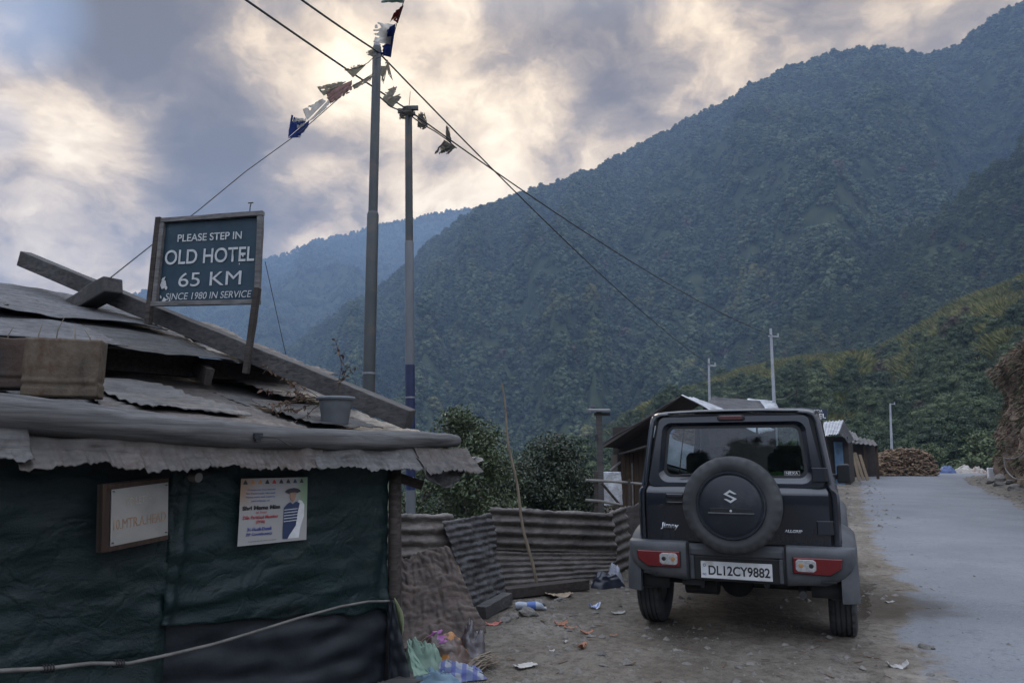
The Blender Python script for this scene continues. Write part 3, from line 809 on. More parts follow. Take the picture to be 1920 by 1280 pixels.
put_sheet(.95, 1.5, .15, 1.1, .02, 22.7, m_roof_tin, skew=.12, lift=.015, drop_=LD)
put_sheet(-.34, .30, .8, 2.3, .01, 6.2, m_roof_tin3, skew=.1, lift=.02, drop_=LD)
UH = .13
put_sheet(-.10, .62, 1.28, 2.4, UH - .03, 7.1, m_roof_tin, skew=.2, lift=.0)
put_sheet(.50, 1.35, 1.22, 2.5, UH + .0, 8.3, m_roof_tin4, skew=.15, lift=-.01)
put_sheet(1.25, 2.45, 1.20, 2.5, UH, 9.7, m_roof_tin2, skew=.1, lift=.01)
put_sheet(2.35, 4.4, 1.2, 2.5, UH + .02, 10.9, m_roof_tin2)
put_sheet(-.20, .75, 2.0, 3.05, UH + .0, 12.2, m_roof_tin3, skew=-.1)
put_sheet(.65, 1.75, 1.9, 3.30, UH + .03, 13.1, m_roof_tin2, lift=.02)
put_sheet(1.65, 3.0, 2.0, 3.55, UH + .03, 13.9, m_roof_tin2, lift=.02)
put_sheet(2.9, 4.4, 2.0, 3.6, UH + .03, 14.6, m_roof_tin2)
put_sheet(-.62, -.12, 1.5, 2.7, UH - .10, 15.9, m_rust_tin, skew=.1)
# back slope of the roof, so that the hut is closed
mb = MB()
rid = [rp(-.3, 3.0, UH - .03), rp(4.4, 3.55, UH - .0)]
mb.grid(lambda a, b: rid[0].lerp(rid[1], a) + (HN * 1.6 - UPZ * .9) * b + UPZ * .01 * sin(a * 60), 60, 6); hb(mb, 'roof_sheet', m_roof_tin2, .006, smooth=True, angle=180)
# purlin closing the gap and a broken board sticking out of it
mb = MB(); mb.bar(rp(-.15, 1.55, -.02), rp(4.3, 1.55, -.02), .08, .14); hb(mb, 'purlin', m_wood_dark)
a = roofp(362, 672, .0); b = roofp(392, 706, .0)
mb = MB(); mb.bar(a + RU * .25, b, .05, .11, up=RN, nseg=4, jit=.004); hb(mb, 'broken_board', m_wood_dark)
# verge timber along the right edge, running past the ridge
vb0 = at(770, 786, 4.93); vb1 = at(45, 486, 6.02)
mb = MB(); mb.bar(vb0, vb1, .10, .125, up=RN, nseg=12, jit=.003)
hb(mb, 'verge_timber', m_wood_grey, bevel=.006)

# ---- things on the hut
# heavy timber offcut on the ridge
o0 = at(140, 578, 5.80); o1 = at(214, 534, 5.48)
mb = MB(); cc = (o0 + o1) / 2
mb.bar(o0 - cc, o1 - cc, .15, .13, nseg=3, jit=.006)
e = tag(mb.build('timber_offcut', m_wood_grey, bevel=.012, loc=cc), 'short thick weathered timber block laid across the ridge timber', 'timber')
# painted sign
sb = thing('hotel_sign', 'blue board reading old hotel in a worn wooden frame above the shack roof', 'sign', tuple(at(370, 640, 5.35)))
so = sb.location.copy()
m_sign, t, p = new_mat('blue_sign_paint'); c = coord(t)
n = t.noise(c, 5, 7, .65)
t.set(p.inputs['Base Color'], t.mix(t.rng(n, .62, .74, 0, .35), t.ramp(n, [(.3, (.014, .034, .052)), (.7, (.03, .055, .078))]), (.16, .17, .17)))
p.inputs['Roughness'].default_value = .5; p.inputs['Specular IOR Level'].default_value = .25; bump(t, p, n, .1, .004)
m_letter = M('faded_white_paint', (.36, .375, .39), (.50, .51, .515), scale=30, rough=.6)
m_flake = M('bare_patch', (.38, .39, .38), (.5, .5, .48), scale=20, rough=.7)
m_frame = wood('flaking_frame_wood', (.06, .055, .055), (.20, .19, .185), axis=0)
SY = 5.32
TL, TR, BL, BR = at(303, 410, SY + .08), at(496, 396, SY - .08), at(286, 575, SY + .08), at(489, 571, SY - .08)
def q4(a, b, off=0.0):
    pt = (TL.lerp(TR, a)).lerp(BL.lerp(BR, a), b); return pt
SR = ((TR - TL) + (BR - BL)).normalized(); SU = ((TL - BL) + (TR - BR)).normalized(); SN = SR.cross(SU).normalized()
if SN.y > 0: SN = -SN
fw = .035
mb = MB(); mb.grid(lambda a, b: q4(.03 + a * .94, .03 + b * .94) - SN * .008, 4, 4); local_to(mb, so).build('board', m_sign, sb, solid=.012)
for (a, b, wd) in ((q4(0, .03), q4(1, .03), fw), (q4(0, .975), q4(1, .975), fw * .95), (q4(.03, .06), q4(.03, .95), fw), (q4(.975, .06), q4(.975, .95), fw * 1.1)):
    mb = MB(); mb.bar(a + SN * .012, b + SN * .012, wd, .035, up=SN, nseg=5, jit=.0015); local_to(mb, so).build('frame', m_frame, sb, bevel=.003)
for (a, b, th) in ((at(299, 408, SY + .07), at(277, 612, SY + .12), .042), (at(483, 540, SY - .13), at(461, 700, SY - .14), .038)):
    mb = MB(); mb.bar(a, b, th, .045, up=SN, nseg=5, jit=.002); local_to(mb, so).build('post', m_wood_dark, sb, bevel=.003)
def sign_line(s_, cx, bot, wd, ht, off=0.02, shear=0):
    Wd = (TR - TL).length; o_ = q4(cx, bot) - so + SN * .004
    text_mesh(s_, 'lettering', m_letter, sb, o_, SR, SU, width=wd * Wd, height=ht * (TL - BL).length, ext=0, offset=off, align='CENTER', shear=shear)
sign_line('PLEASE STEP IN', .49, .285, .62, .085, .012)
sign_line('OLD HOTEL', .50, .535, .86, .165, .012)
sign_line('65 KM', .52, .785, .60, .155, 0)
sign_line('SINCE 1980 IN SERVICE', .515, .925, .82, .075, .0, .15)
rnd = random.Random(12)
for (cx, cy, r, k) in ((.09, .76, .05, 8), (.085, .70, .03, 7), (.12, .80, .025, 6), (.11, .93, .03, 7), (.16, .955, .025, 6), (.82, .47, .02, 6), (.79, .56, .008, 5), (.075, .90, .02, 6)):
    mb = MB(); vs = [q4(cx, cy) + SN * .0065] + [q4(cx + r * cos(2 * pi * i / k) * rnd.uniform(.4, 1.2) * .7, cy + r * sin(2 * pi * i / k) * rnd.uniform(.5, 1.5)) + SN * .0065 for i in range(k)]
    mb.add(vs, [(0, 1 + i, 1 + (i + 1) % k) for i in range(k)])
    local_to(mb, so).build('flaked_patch', m_flake, sb, solid=.001)
mb = MB(); tp = q4(.86, 0); mb.tube([tp, tp + UPZ * .04, tp + V((.006, 0, .07))], .004, 5); mb.tube([tp + V((-.015, 0, .07)), tp + V((.022, 0, .072))], .005, 5); local_to(mb, so).build('nail', m_cable, sb)

# rusty tin boxes used as planters, behind the log
def tin_box(label, x0, x1, y0, y1, Y, mat, seed, stalks, dep=.13, yaw=0.0, grp=None):
    a = at(x0, y1, Y); b = at(x1, y1, Y - .02 * (1 if yaw else 0)); top = at(x0, y0, Y)
    wv_ = (b - a); L = wv_.length; hgt = top.z - a.z; ang = atan2(HD.y, HD.x) + yaw
    o = thing('tin_planter', label, 'planter', tuple(a), (0, 0, ang * .35), grp)
    mb = MB(); L2 = L * .97
    def wall(p, q, n_=10):
        def fn(s, r):
            z = hgt * r; pt = V(p).lerp(V(q), s); k = .0025 * noise.noise(V((pt.x * 9, pt.y * 9 + seed, z * 9))) + .004 * exp(-((r - .2) / .03) ** 2) - .004 * exp(-((r - .26) / .03) ** 2)
            return pt + V((k, k, z + .003 * noise.noise(V((s * 7, seed, r)))))
        mb.grid(fn, n_, n_)
    P_ = [(0, 0, 0), (L2, 0, 0), (L2, dep, 0), (0, dep, 0)]
    for i in range(4): wall(P_[i], P_[(i + 1) % 4], 26)
    mb.add([P_[0], P_[1], P_[2], P_[3]], [(0, 1, 2, 3)])
    mb.build('box', mat, o, solid=.006, smooth=True, angle=50)
    mb = MB(); mb.grid(lambda s, r: V((L2 * (.03 + .94 * s), dep * (.05 + .9 * r), hgt * .86 + .015 * noise.noise(V((s * 5, r * 5, seed))))), 10, 6); mb.build('soil', m_dirt, o, smooth=True)
    for (fx, hh, bend) in stalks:
        mb = MB(); p0 = V((L2 * fx, dep * .3, hgt * .85)); mb.tube([p0, p0 + V((bend * .3, 0, hh * .6)), p0 + V((bend, .01, hh))], [.004, .003, .002], 5)
        mb.build('dry_stalk', m_bamboo, o)
    return o
tin_box('pale rusty square tin planter with dry stalks, standing behind the eave log', 38, 170, 632, 742, 3.62, m_box_tin, 1, [(.12, .12, .01), (.35, .16, .03), (.62, .13, -.01), (.85, .10, -.04)])
tin_box('dark brown rusted tin planter at the end of the eave log', -120, 30, 628, 724, 3.6, m_box_rust, 5, [(.7, .1, .02)])

# flower pot with a dried plant
m_pot = M('grey_plastic_pot', (.09, .10, .11), (.125, .135, .148), scale=7, rough=.5, bmp=.1)
pc = at(628, 797, 4.53)
pot = thing('flower_pot', 'grey plastic flower pot holding a dried brown plant', 'flower pot', tuple(pc)); pot.scale = (.90, .90, .90)
mb = MB(); mb.lathe([(.0, 0), (.082, 0), (.088, .01), (.100, .10), (.103, .105), (.112, .165), (.128, .168), (.132, .180), (.126, .190), (.116, .188), (.104, .12), (.0, .11)], 40)
mb.build('pot', m_pot, pot, smooth=True, angle=35)
mb = MB(); mb.lathe([(0, .155), (.06, .16), (.110, .15)], 20); mb.build('soil', m_dirt, pot, smooth=True)
rnd = random.Random(21)
mbs = MB(); mbl = MB()
def twig(p, d, L, depth=0):
    pts = [p]; q = p.copy(); dd = d.normalized()
    for i in range(6):
        dd = (dd + V((rnd.gauss(0, .16), rnd.gauss(0, .16), rnd.gauss(0, .12) - .05))).normalized(); q = q + dd * (L / 6); pts.append(q.copy())
        if i > 1:
            for _ in range(4):
                a = V((rnd.gauss(0, 1), rnd.gauss(0, 1), rnd.gauss(0, 1))).normalized(); b = a.cross(dd).normalized(); s = rnd.uniform(.010, .022)
                c_ = q + a * s
                mbl.add([c_ - a * s, c_ + b * s * .5, c_ + a * s - V((0, 0, s * .5)), c_ - b * s * .5], [(0, 1, 2, 3)])
            if depth < 1 and rnd.random() < .6: twig(q, dd + V((rnd.gauss(0, .6), rnd.gauss(0, .6), rnd.gauss(0, .3))), L * .45, 1)
    mbs.tube(pts, [.0035 - .0004 * i for i in range(len(pts))], 5)
twig(V((0, 0, .15)), V((-.02, 0, 1)), .34); twig(V((.0, 0, .15)), V((.0, 0.1, 1)), .30)
for k in range(6): twig(V((-.05, 0, .16)), V((-1, rnd.uniform(-.3, .3), rnd.uniform(-.2, .45))), .33)
mbs.build('stems', m_wood_brown, pot); mbl.build('dry_leaves', m_dead, pot)

# white plastic bit lying on the valance
wp = at(646, 851, 4.62)
mb = MB(); mb.loft([[V((x - .10, yy * .022 * (1 + .5 * (x > .15)), zz * .007)) for yy, zz in ((-1, 0), (-.6, 1), (.6, 1), (1, 0), (.6, -1), (-.6, -1))] for x in (0, .02, .06, .12, .17, .185, .20)])
tag(mb.build('plastic_strip', m_white, smooth=True, loc=wp), 'white plastic strip lying on the ragged tin under the log', 'plastic strip').rotation_euler = (radians(20), 0, radians(5))

# notice "toilet" on the wall
m_frame_dk = wood('dark_brown_frame', (.022, .014, .010), (.06, .038, .026), axis=2)
m_notice = M('white_notice_board', (.17, .165, .15), (.25, .24, .22), scale=4, rough=.5, c3=(.24, .22, .19), s3=3)
m_notice_tx = M('faded_brown_lettering', (.20, .12, .07), (.28, .19, .12), scale=25, rough=.7)
m_notice_tx2 = M('rubbed_lettering', (.27, .21, .15), (.34, .30, .25), scale=40, rough=.7)
tn = thing('toilet_notice', 'white notice about a toilet ahead in a brown frame on green tarpaulin', 'sign', tuple(wallp(256, 965, .12)))
no = tn.location.copy()
qa, qb, qc, qd = wallp(190, 908, .16), wallp(313, 893, .10), wallp(312, 1010, .10), wallp(187, 1036, .16)
def nq(a, b): return qa.lerp(qb, a).lerp(qd.lerp(qc, a), b)
NR = (qb - qa).normalized(); NU = (qa - qd).normalized(); NN = NR.cross(NU).normalized()
if NN.dot(-HN) < 0: NN = -NN
mb = MB(); mb.grid(lambda a, b: nq(a, b) - NN * .02, 2, 2); local_to(mb, no).build('backing', m_wood_dark, tn, solid=.02)
for (a, b, wd) in ((nq(.05, 0), nq(.05, 1), .035), (nq(.05, .96), nq(1, .96), .028), (nq(.05, .05), nq(1, .05), .022)):
    mb = MB(); mb.bar(a, b, wd, .028, up=NN); local_to(mb, no).build('frame', m_frame_dk, tn, bevel=.002)
mb = MB(); mb.grid(lambda a, b: nq(.12 + .87 * a, .09 + .84 * b) + NN * .012, 2, 2); local_to(mb, no).build('board', m_notice, tn, solid=.006)
Wd = (qb - qa).length
for s_, cx, by, wd, ht, mt in (('TOILET', .47, .36, .30, .11, m_notice_tx2), ('-', .70, .31, .04, .012, m_notice_tx2), ('10.MTR.A.HEAD', .555, .70, .80, .15, m_notice_tx)):
    text_mesh(s_, 'lettering', mt, tn, nq(cx, by) - no + NN * .016, NR, (nq(cx, by - .1) - nq(cx, by)), width=wd * Wd, height=ht * (qa - qd).length, ext=.001, align='CENTER')
for a, b in ((.15, .12), (.96, .13), (.96, .88), (.15, .88)):
    mb = MB(); mb.lathe([(0, .002), (.005, .001), (.006, -.002)], 8, nq(a, b) + NN * .016, axis='Z'); local_to(mb, no).build('nail', m_cable, tn)

# paper poster
po = thing('poster', 'square paper poster with portrait and coloured lettering on green tarpaulin', 'poster', tuple(wallp(512, 960, .08)))
o_ = po.location.copy()
pa, pb, pcn, pd = wallp(452, 897, .085), wallp(577, 894, .085), wallp(574, 1011, .085), wallp(445, 1024, .085)
def pq(a, b, l=0): return pa.lerp(pb, a).lerp(pd.lerp(pcn, a), b) - HN * (.0016 * l + .006 * noise.noise(V((a * 2.2, b * 2.2, 5)))) - o_
m_paper, t, p = new_mat('poster_paper'); gx = t.n('ShaderNodeAttribute', attribute_name='across').outputs['Fac']; gy = t.n('ShaderNodeAttribute', attribute_name='down').outputs['Fac']
col = t.mix(t.m('MULTIPLY', t.rng(gx, .30, .0), t.rng(gy, .55, .15)), (.30, .29, .28), (.29, .185, .115))
col = t.mix(t.m('MULTIPLY', t.rng(gx, .78, .95), t.rng(gy, .75, .25)), col, (.17, .25, .15))
t.set(p.inputs['Base Color'], col); p.inputs['Roughness'].default_value = .45
mb = MB(); mb.grid(lambda a, b: pq(a, b), 24, 24); pm = mb.build('sheet', m_paper, po, smooth=True, recalc=False)
for nm, fn in (('across', lambda i: (i % 25) / 24), ('down', lambda i: (i // 25) / 24)):
    at2 = pm.data.attributes.new(nm, 'FLOAT', 'POINT'); at2.data.foreach_set('value', [fn(i) for i in range(625)])
def flat(name, col): return M(name, col, tuple(x * .85 for x in col), scale=30, rough=.5)
m_p_black = flat('poster_black', (.02, .02, .025)); m_p_red = flat('poster_red', (.42, .04, .05)); m_p_blue = flat('poster_blue', (.03, .05, .28))
m_p_navy = flat('poster_navy', (.02, .035, .09)); m_p_skin = flat('poster_skin', (.30, .18, .12)); m_p_white = flat('poster_white', (.62, .62, .62)); m_p_or = flat('poster_orange', (.50, .22, .06))
PW = (pb - pa).length; PH_ = (pa - pd).length
PR = (pb - pa); PU = (pa - pd)
def ptext(s_, cx, by, wd, ht, mt, off=.0):
    text_mesh(s_, 'lettering', mt, po, pq(cx, by, 2.5), PR, PU, width=wd * PW, height=ht * PH_, ext=.0006, align='CENTER', offset=off)
for s_, cx, by, wd, ht, mt, of in (('Congress Candidate', .30, .19, .40, .030, m_p_blue, .0), ('for Panchayat election', .29, .245, .42, .030, m_p_blue, 0), ('Please vote and support', .29, .30, .42, .030, m_p_blue, 0), ('and in favour of', .29, .355, .26, .028, m_p_blue, 0),
        ('Shri Mama Misa', .31, .475, .55, .062, m_p_black, .035), ('as Your', .31, .53, .16, .032, m_p_red, .01), ('Zilla Parishad Member', .30, .61, .52, .048, m_p_red, .02), ('(ZPM)', .30, .69, .13, .055, m_p_red, .02),
        ('31-Hunli-Desali', .29, .79, .35, .05, m_p_blue, .025), ('ZP Constituency', .29, .87, .38, .052, m_p_blue, .025), ('Issued by the election committee', .34, .955, .40, .016, m_p_black, 0)):
    ptext(s_, cx, by, wd, ht, mt, of)
def poly(name, pts_, mt, l):
    mb = MB(); mb.add([pq(a, b, l) for a, b in pts_], [tuple(range(len(pts_)))]); mb.build(name, mt, po, solid=.0005)
poly('portrait_sleeve', [(.86, .36), (.91, .37), (.955, .44), (.95, .62), (.90, .80), (.88, .955), (.72, .955), (.70, .90), (.82, .72), (.86, .5)], m_p_white, 1)
poly('portrait_trousers', [(.635, .70), (.835, .69), (.83, .76), (.74, .90), (.71, .955), (.635, .95)], m_p_navy, 2)
poly('portrait_vest', [(.635, .47), (.69, .41), (.73, .385), (.77, .42), (.82, .38), (.88, .41), (.85, .56), (.84, .69), (.635, .70)], m_p_navy, 2)
for k in range(5): poly('portrait_stripe', [(.64, .50 + .045 * k), (.845, .49 + .045 * k), (.845, .50 + .045 * k), (.64, .51 + .045 * k)], m_p_white, 3)
poly('portrait_face', [(.72, .24), (.745, .23), (.79, .23), (.815, .25), (.81, .31), (.79, .36), (.765, .385), (.74, .36), (.722, .31)], m_p_skin, 3)
poly('portrait_hat', [(.645, .22), (.67, .19), (.71, .175), (.77, .165), (.83, .175), (.87, .20), (.885, .225), (.83, .245), (.79, .235), (.74, .235), (.69, .25)], m_p_black, 4)
for k in range(9): poly('portrait_row', [(.03 + .105 * k, .085), (.045 + .105 * k, .045), (.06 + .105 * k, .02), (.08 + .105 * k, .05), (.095 + .105 * k, .09)], (m_p_black, m_p_or, m_p_or, m_p_black, m_p_red, m_p_black, m_p_black, m_p_navy, m_p_black)[k], 1)

# bent rod tied across the wall
rodpx = [(-80, 1262), (0, 1257), (90, 1252), (170, 1243), (240, 1243), (320, 1226), (400, 1207), (480, 1183), (560, 1158), (640, 1136), (690, 1127), (730, 1126)]
pts = [wallp(x, y, .11 + .012 * sin(i)) for i, (x, y) in enumerate(rodpx)]
ro = pts[5].copy(); fine_p = []
for i in range(len(pts) - 1):
    for k in range(4): fine_p.append(pts[i].lerp(pts[i + 1], k / 4) - ro)
fine_p.append(pts[-1] - ro)
rod = thing('bent_pole', 'long thin bent pole tied across the foot of the green tarpaulin', 'pole', tuple(ro))
mb = MB(); mb.tube(fine_p, [.0098 - .003 * i / len(fine_p) for i in range(len(fine_p))], 9, jit=.05); mb.build('rod', m_bamboo_grey, rod, smooth=True, angle=180)
for i in (8, 15):
    mb = MB(); c_ = fine_p[i]; d_ = (fine_p[i + 1] - fine_p[i - 1]).normalized()
    for k in range(4):
        q = c_ + d_ * (.012 * k - .02); x_ = d_.orthogonal().normalized(); y_ = d_.cross(x_)
        mb.tube([q + (x_ * cos(a) + y_ * sin(a)) * .016 + d_ * .004 * sin(a) for a in [2 * pi * j / 10 for j in range(11)]], .003, 5)
    mb.build('wire_tie', m_cable, rod)
# ================================================================== FENCE, POLES, WIRES, FLAGS
def sheet4(name, label, cs, nu, nv, mat, corr=None, amp=.011, pitch=.085, crease=.02, cf=3.0, jag=(0, 0, 0, 0), seed=0, group=None, solid=.003, cat='metal sheet', cross=0.0):
    """a metal sheet from four corners TL, TR, BR, BL"""
    TL_, TR_, BR_, BL_ = [V(c_) for c_ in cs]; o = (BL_ + BR_) / 2
    n_ = (TR_ - TL_).cross(BL_ - TL_).normalized()
    if n_.y > 0: n_ = -n_
    Lu = (TR_ - TL_).length; Lv = (BL_ - TL_).length
    def fn(a, b):
        a2 = a + (jag[3] * (1 - a) - jag[1] * a) * (noise.noise(V((b * 5, seed, 1))) + .4 * noise.noise(V((b * 19, seed, 1))))
        b2 = b + (jag[0] * (1 - b) - jag[2] * b) * (noise.noise(V((a * 5, seed, 2))) + .4 * noise.noise(V((a * 23, seed, 2))))
        p_ = TL_.lerp(TR_, a2).lerp(BL_.lerp(BR_, a2), b2)
        k = crease * noise.noise(V((a * cf, b * cf, seed))) + crease * .4 * noise.noise(V((a * cf * 4, b * cf * 4, seed)))
        if corr == 'v': k += amp * sin(2 * pi * b2 * Lv / pitch)
        if corr == 'u': k += amp * sin(2 * pi * a2 * Lu / pitch)
        if cross:
            k += cross * (abs(noise.noise(V((a * 11 + b * 2, b * 3, seed + 4)))) + abs(noise.noise(V((a * 3, b * 13 - a * 2, seed + 6)))))
        return p_ + n_ * k - o
    mb = MB(); mb.grid(fn, nu, nv)
    ob = mb.build(name, mat, smooth=True, angle=180, solid=solid, loc=o)
    return tag(ob, label, cat, group)
FG = 'tin sheets of the yard fence'
def g0(px, py, up=0.0):
    p_ = gnd(px, py); return p_ + V((0, 0, up))
m_bark_sheet = tin_mat('tarred_sheet', (.115, .088, .074), (.075, .05, .038), .54, metal=.0, rough=.85, dirt=(.045, .04, .04))
m_crumple = tin_mat('crumpled_dark_tin', (.075, .072, .073), (.06, .045, .036), .56, metal=.15, rough=.6)
m_corr = tin_mat('grey_corrugated_tin', (.17, .15, .135), (.095, .06, .04), .50, metal=.2, rough=.55)
sheet4('corrugated_sheet', 'brownish corrugated sheet between hut corner and leaning sheets', [at(722, 963, 6.35), at(848, 963, 6.75), at(858, 1075, 6.75), at(724, 1075, 6.35)], 50, 60, m_corr, 'v', .014, .10, .02, 3, (.03, .08, 0, 0), 3, FG)
sheet4('leaning_sheet', 'wide crumpled brown sheet leaning backwards beside the hut corner', [at(728, 1048, 5.95), at(842, 1026, 6.1), g0(912, 1186, .0), g0(742, 1225, .0)], 80, 90, m_bark_sheet, None, 0, 0, .035, 4, (.06, .03, .02, .02), 8, FG, cross=.03)
sheet4('crumpled_sheet', 'narrow dark crosswise creased sheet beside the corrugated panel', [at(828, 978, 6.6), at(920, 962, 7.1), g0(946, 1126, .05), g0(884, 1150, .05)], 60, 80, m_crumple, 'v', .006, .06, .03, 3, (.03, .02, 0, .02), 12, FG, cross=.022)
b0, b1 = g0(938, 1112, .05), g0(1156, 1090, .05)
sheet4('corrugated_sheet', 'long grey corrugated panel with wide ribs, bamboo stick against it', [at(918, 950, 7.45), at(1148, 962, 8.15), at(1158, 1036, 8.2), at(926, 1030, 7.5)], 110, 70, m_corr, 'v', .017, .105, .015, 3, (.05, .01, .02, .01), 15, FG)
sheet4('corrugated_sheet', 'finer ribbed grey lower panel under the long corrugated one', [at(923, 1022, 7.54), at(1156, 1030, 8.26), b1, b0], 110, 70, m_corr, 'v', .009, .06, .015, 3, (0.02, .01, .02, .02), 18, FG)
sheet4('corrugated_sheet', 'bent corrugated end panel next to the parked car', [at(1136, 962, 8.15), at(1172, 948, 8.9), at(1192, 1078, 9.2), at(1160, 1092, 8.3)], 30, 80, m_corr, 'v', .016, .10, .01, 3, (.03, .02, 0, 0), 22, FG)
sheet4('rust_sheet', 'dark rusted flat sheet at the far end of the fence', [at(1160, 952, 9.2), at(1230, 940, 9.8), at(1236, 1060, 9.8), at(1172, 1070, 9.2)], 30, 40, m_rust_tin, None, 0, 0, .02, 3, (.05, .02, 0, 0), 25, FG)
# timbers at the foot of the fence
def timber(name, label, a, b, wd, ht, mat, cat='timber', jit=.003):
    a, b = V(a), V(b); c_ = (a + b) / 2; mb = MB(); mb.bar(a - c_, b - c_, wd, ht, nseg=6, jit=jit)
    return tag(mb.build(name, mat, bevel=.005, loc=c_), label, cat)
timber('timber', 'dark timber sill lying along the foot of the corrugated fence', g0(946, 1124, .06), g0(1100, 1106, .06), .12, .09, m_wood_dark)
timber('timber', 'grey squared timber at the foot of the crumpled sheet', g0(902, 1160, .05), g0(952, 1136, .07), .10, .10, m_wood_grey)
timber('batten', 'short pale batten against the crumpled sheet', at(856, 1060, 6.2), at(872, 1105, 6.1), .03, .02, m_wood_pale, 'batten')
# leaning bamboo stick
p0, p1 = g0(1009, 1112, .0), at(940, 718, 7.3)
pts = [p0.lerp(p1, i / 14) + V((.012 * sin(i * 1.1), 0, 0)) + V((-.03 * sin(pi * i / 14), 0, 0)) for i in range(15)]
mb = MB(); mb.tube([p_ - p0 for p_ in pts], [(.017 - .0006 * i) * (1.12 if i % 3 == 0 else 1) for i in range(15)], 10)
tag(mb.build('bamboo_stick', m_bamboo, smooth=True, loc=p0), 'tall thin bamboo stick leaning against the corrugated fence', 'stick')

# ---- tubular steel poles
m_pole = M('pole_steel', (.035, .041, .044), (.062, .068, .070), scale=5, stretch=(1, 1, .3), rough=.5, metal=.3, bmp=.05, c3=(.08, .07, .06), s3=3)
m_pole_b = M('grey_pole_paint', (.085, .092, .102), (.125, .135, .147), scale=6, stretch=(1, 1, .3), rough=.5, metal=.1)
m_blue = M('blue_pole_paint', (.006, .013, .050), (.010, .019, .070), scale=8, rough=.4)
m_band = M('steel_band', (.20, .205, .215), (.27, .275, .29), rough=.4, metal=.6)
def steel_pole(label, base_px, top_px, Y, segs, zb, loc_tilt=None):
    """segs: (py_from, py_to, radius, material)"""
    bx, by = base_px; tx, ty = top_px
    top = at(tx, ty, Y); low = at(bx, by, Y); d = (top - low)
    base = low + d * ((zb - low.z) / d.z)
    o = thing('utility_pole', label, 'pole', tuple(base))
    return o, base, top, d.normalized()
pole1, P1b, P1t, d1 = steel_pole('tall dark steel pole with prayer flags at its top', (691, 740), (707, 88), 8.9, None, ground_z(-1.75, 8.9) - .4)
L1 = (P1t - P1b).length
q1 = at(696, 400, 8.9); l1 = (q1 - P1b).length; q1b = at(692, 700, 8.9); l1b = (q1b - P1b).length
mb = MB(); mb.tube([d1 * 0, d1 * l1b], [.078, .076], 20); mb.build('lower_tube', m_pole, pole1, smooth=True)
mb = MB(); mb.tube([d1 * l1b, d1 * (l1 - .02), d1 * l1, d1 * (l1 + .015)], [.073, .072, .066, .06], 20); mb.build('middle_tube', m_pole, pole1, smooth=True)
mb = MB(); mb.tube([d1 * l1, d1 * (L1 - .012), d1 * L1], [.058, .055, .05], 20); mb.build('upper_tube', m_pole, pole1, smooth=True)
mb = MB(); mb.tube([d1 * (l1b - .012), d1 * (l1b + .012)], [.081, .081], 20); mb.build('band', m_band, pole1, smooth=True)
mb = MB(); mb.tube([d1 * (L1 - .10), d1 * (L1 - .05)], [.062, .062], 16); mb.build('collar', m_pole, pole1, smooth=True)
mb = MB(); mb.tube([d1 * L1, d1 * (L1 + .03)], [.046, .046], 16); mb.build('cap', m_band, pole1, smooth=True)

pole2, P2b, P2t, d2 = steel_pole('grey steel pole with blue painted lower half and stencilled number', (769, 760), (766, 205), 11.2, None, ground_z(-1.5, 11.2) - .4)
L2 = (P2t - P2b).length; lb = (at(769, 684, 11.2) - P2b).length; lbe = (at(769, 918, 11.2) - P2b).length; lm = (at(768, 455, 11.2) - P2b).length; lbd = (at(769, 745, 11.2) - P2b).length
mb = MB(); mb.tube([d2 * 0, d2 * lbe], [.073, .073], 18); mb.build('base_tube', m_pole_b, pole2, smooth=True)
mb = MB(); mb.tube([d2 * lbe, d2 * lb], [.0735, .0735], 18); mb.build('blue_tube', m_blue, pole2, smooth=True)
mb = MB(); mb.tube([d2 * lb, d2 * lm, d2 * (lm + .02)], [.069, .069, .062], 18); mb.build('middle_tube', m_pole_b, pole2, smooth=True)
mb = MB(); mb.tube([d2 * lm, d2 * L2], [.060, .056], 18); mb.build('upper_tube', m_pole, pole2, smooth=True)
mb = MB(); mb.tube([d2 * (lbd - .012), d2 * (lbd + .012)], [.078, .078], 18); mb.build('band', m_band, pole2, smooth=True)
mb = MB(); mb.tube([d2 * (L2 - .10), d2 * (L2 + .02)], [.085, .085], 14); mb.box(d2 * (L2 - .06) + V((-.11, -.06, 0)), (.10, .05, .07)); mb.box(d2 * (L2 - .03) + V((.10, -.06, .02)), (.12, .06, .06)); mb.build('clamp', m_pole, pole2)
mb = MB(); mb.tube([d2 * (L2 - .05), d2 * (L2 + .30) + V((.03, 0, 0))], [.006, .004], 6); mb.build('spike', m_cable, pole2)
pn = d2 * ((at(769, 903, 11.2) - P2b).length)
text_mesh('P.01', 'lettering', m_white, pole2, pn + V((-.055, -.078, 0)), V((1, 0, 0)), V((0, 0, 1)), width=.11, height=.075, ext=.003)

# ---- overhead cables
def cable(label, pts, rad, sag, group='overhead power cables', n=26):
    a0 = V(pts[0]); ps = []
    for i in range(len(pts) - 1):
        a, b = V(pts[i]), V(pts[i + 1]); s = sag[i]
        for k in range(n + (i == len(pts) - 2)):
            f = k / n; ps.append(a.lerp(b, f) - V((0, 0, 4 * s * f * (1 - f))) - a0)
    mb = MB(); mb.tube(ps, rad, 6)
    return tag(mb.build('cable', m_cable, smooth=True, loc=a0), label, 'cable', group)
K2 = P1t - V((0, 0, .10)) + V((.02, -.06, 0)); K1 = P2t - V((0, 0, .05)) + V((0, -.09, 0))
far1 = at(1331, 684, 27.0); far2 = at(1447, 629, 27.5)
cable('thick cable running over the tall dark pole to the shorter thin pole', [at(440, -92, 5.2), K2, far1], .011, [.02, .3])
cable('thick cable running past the blue footed pole to the taller thin pole', [at(330, -92, 5.6), K1, far2], .012, [.02, .35])
cable('thin wire hanging down behind the sign board', [at(497, 490, 8.3), at(536, 665, 8.6)], .004, [.0], None, 8)

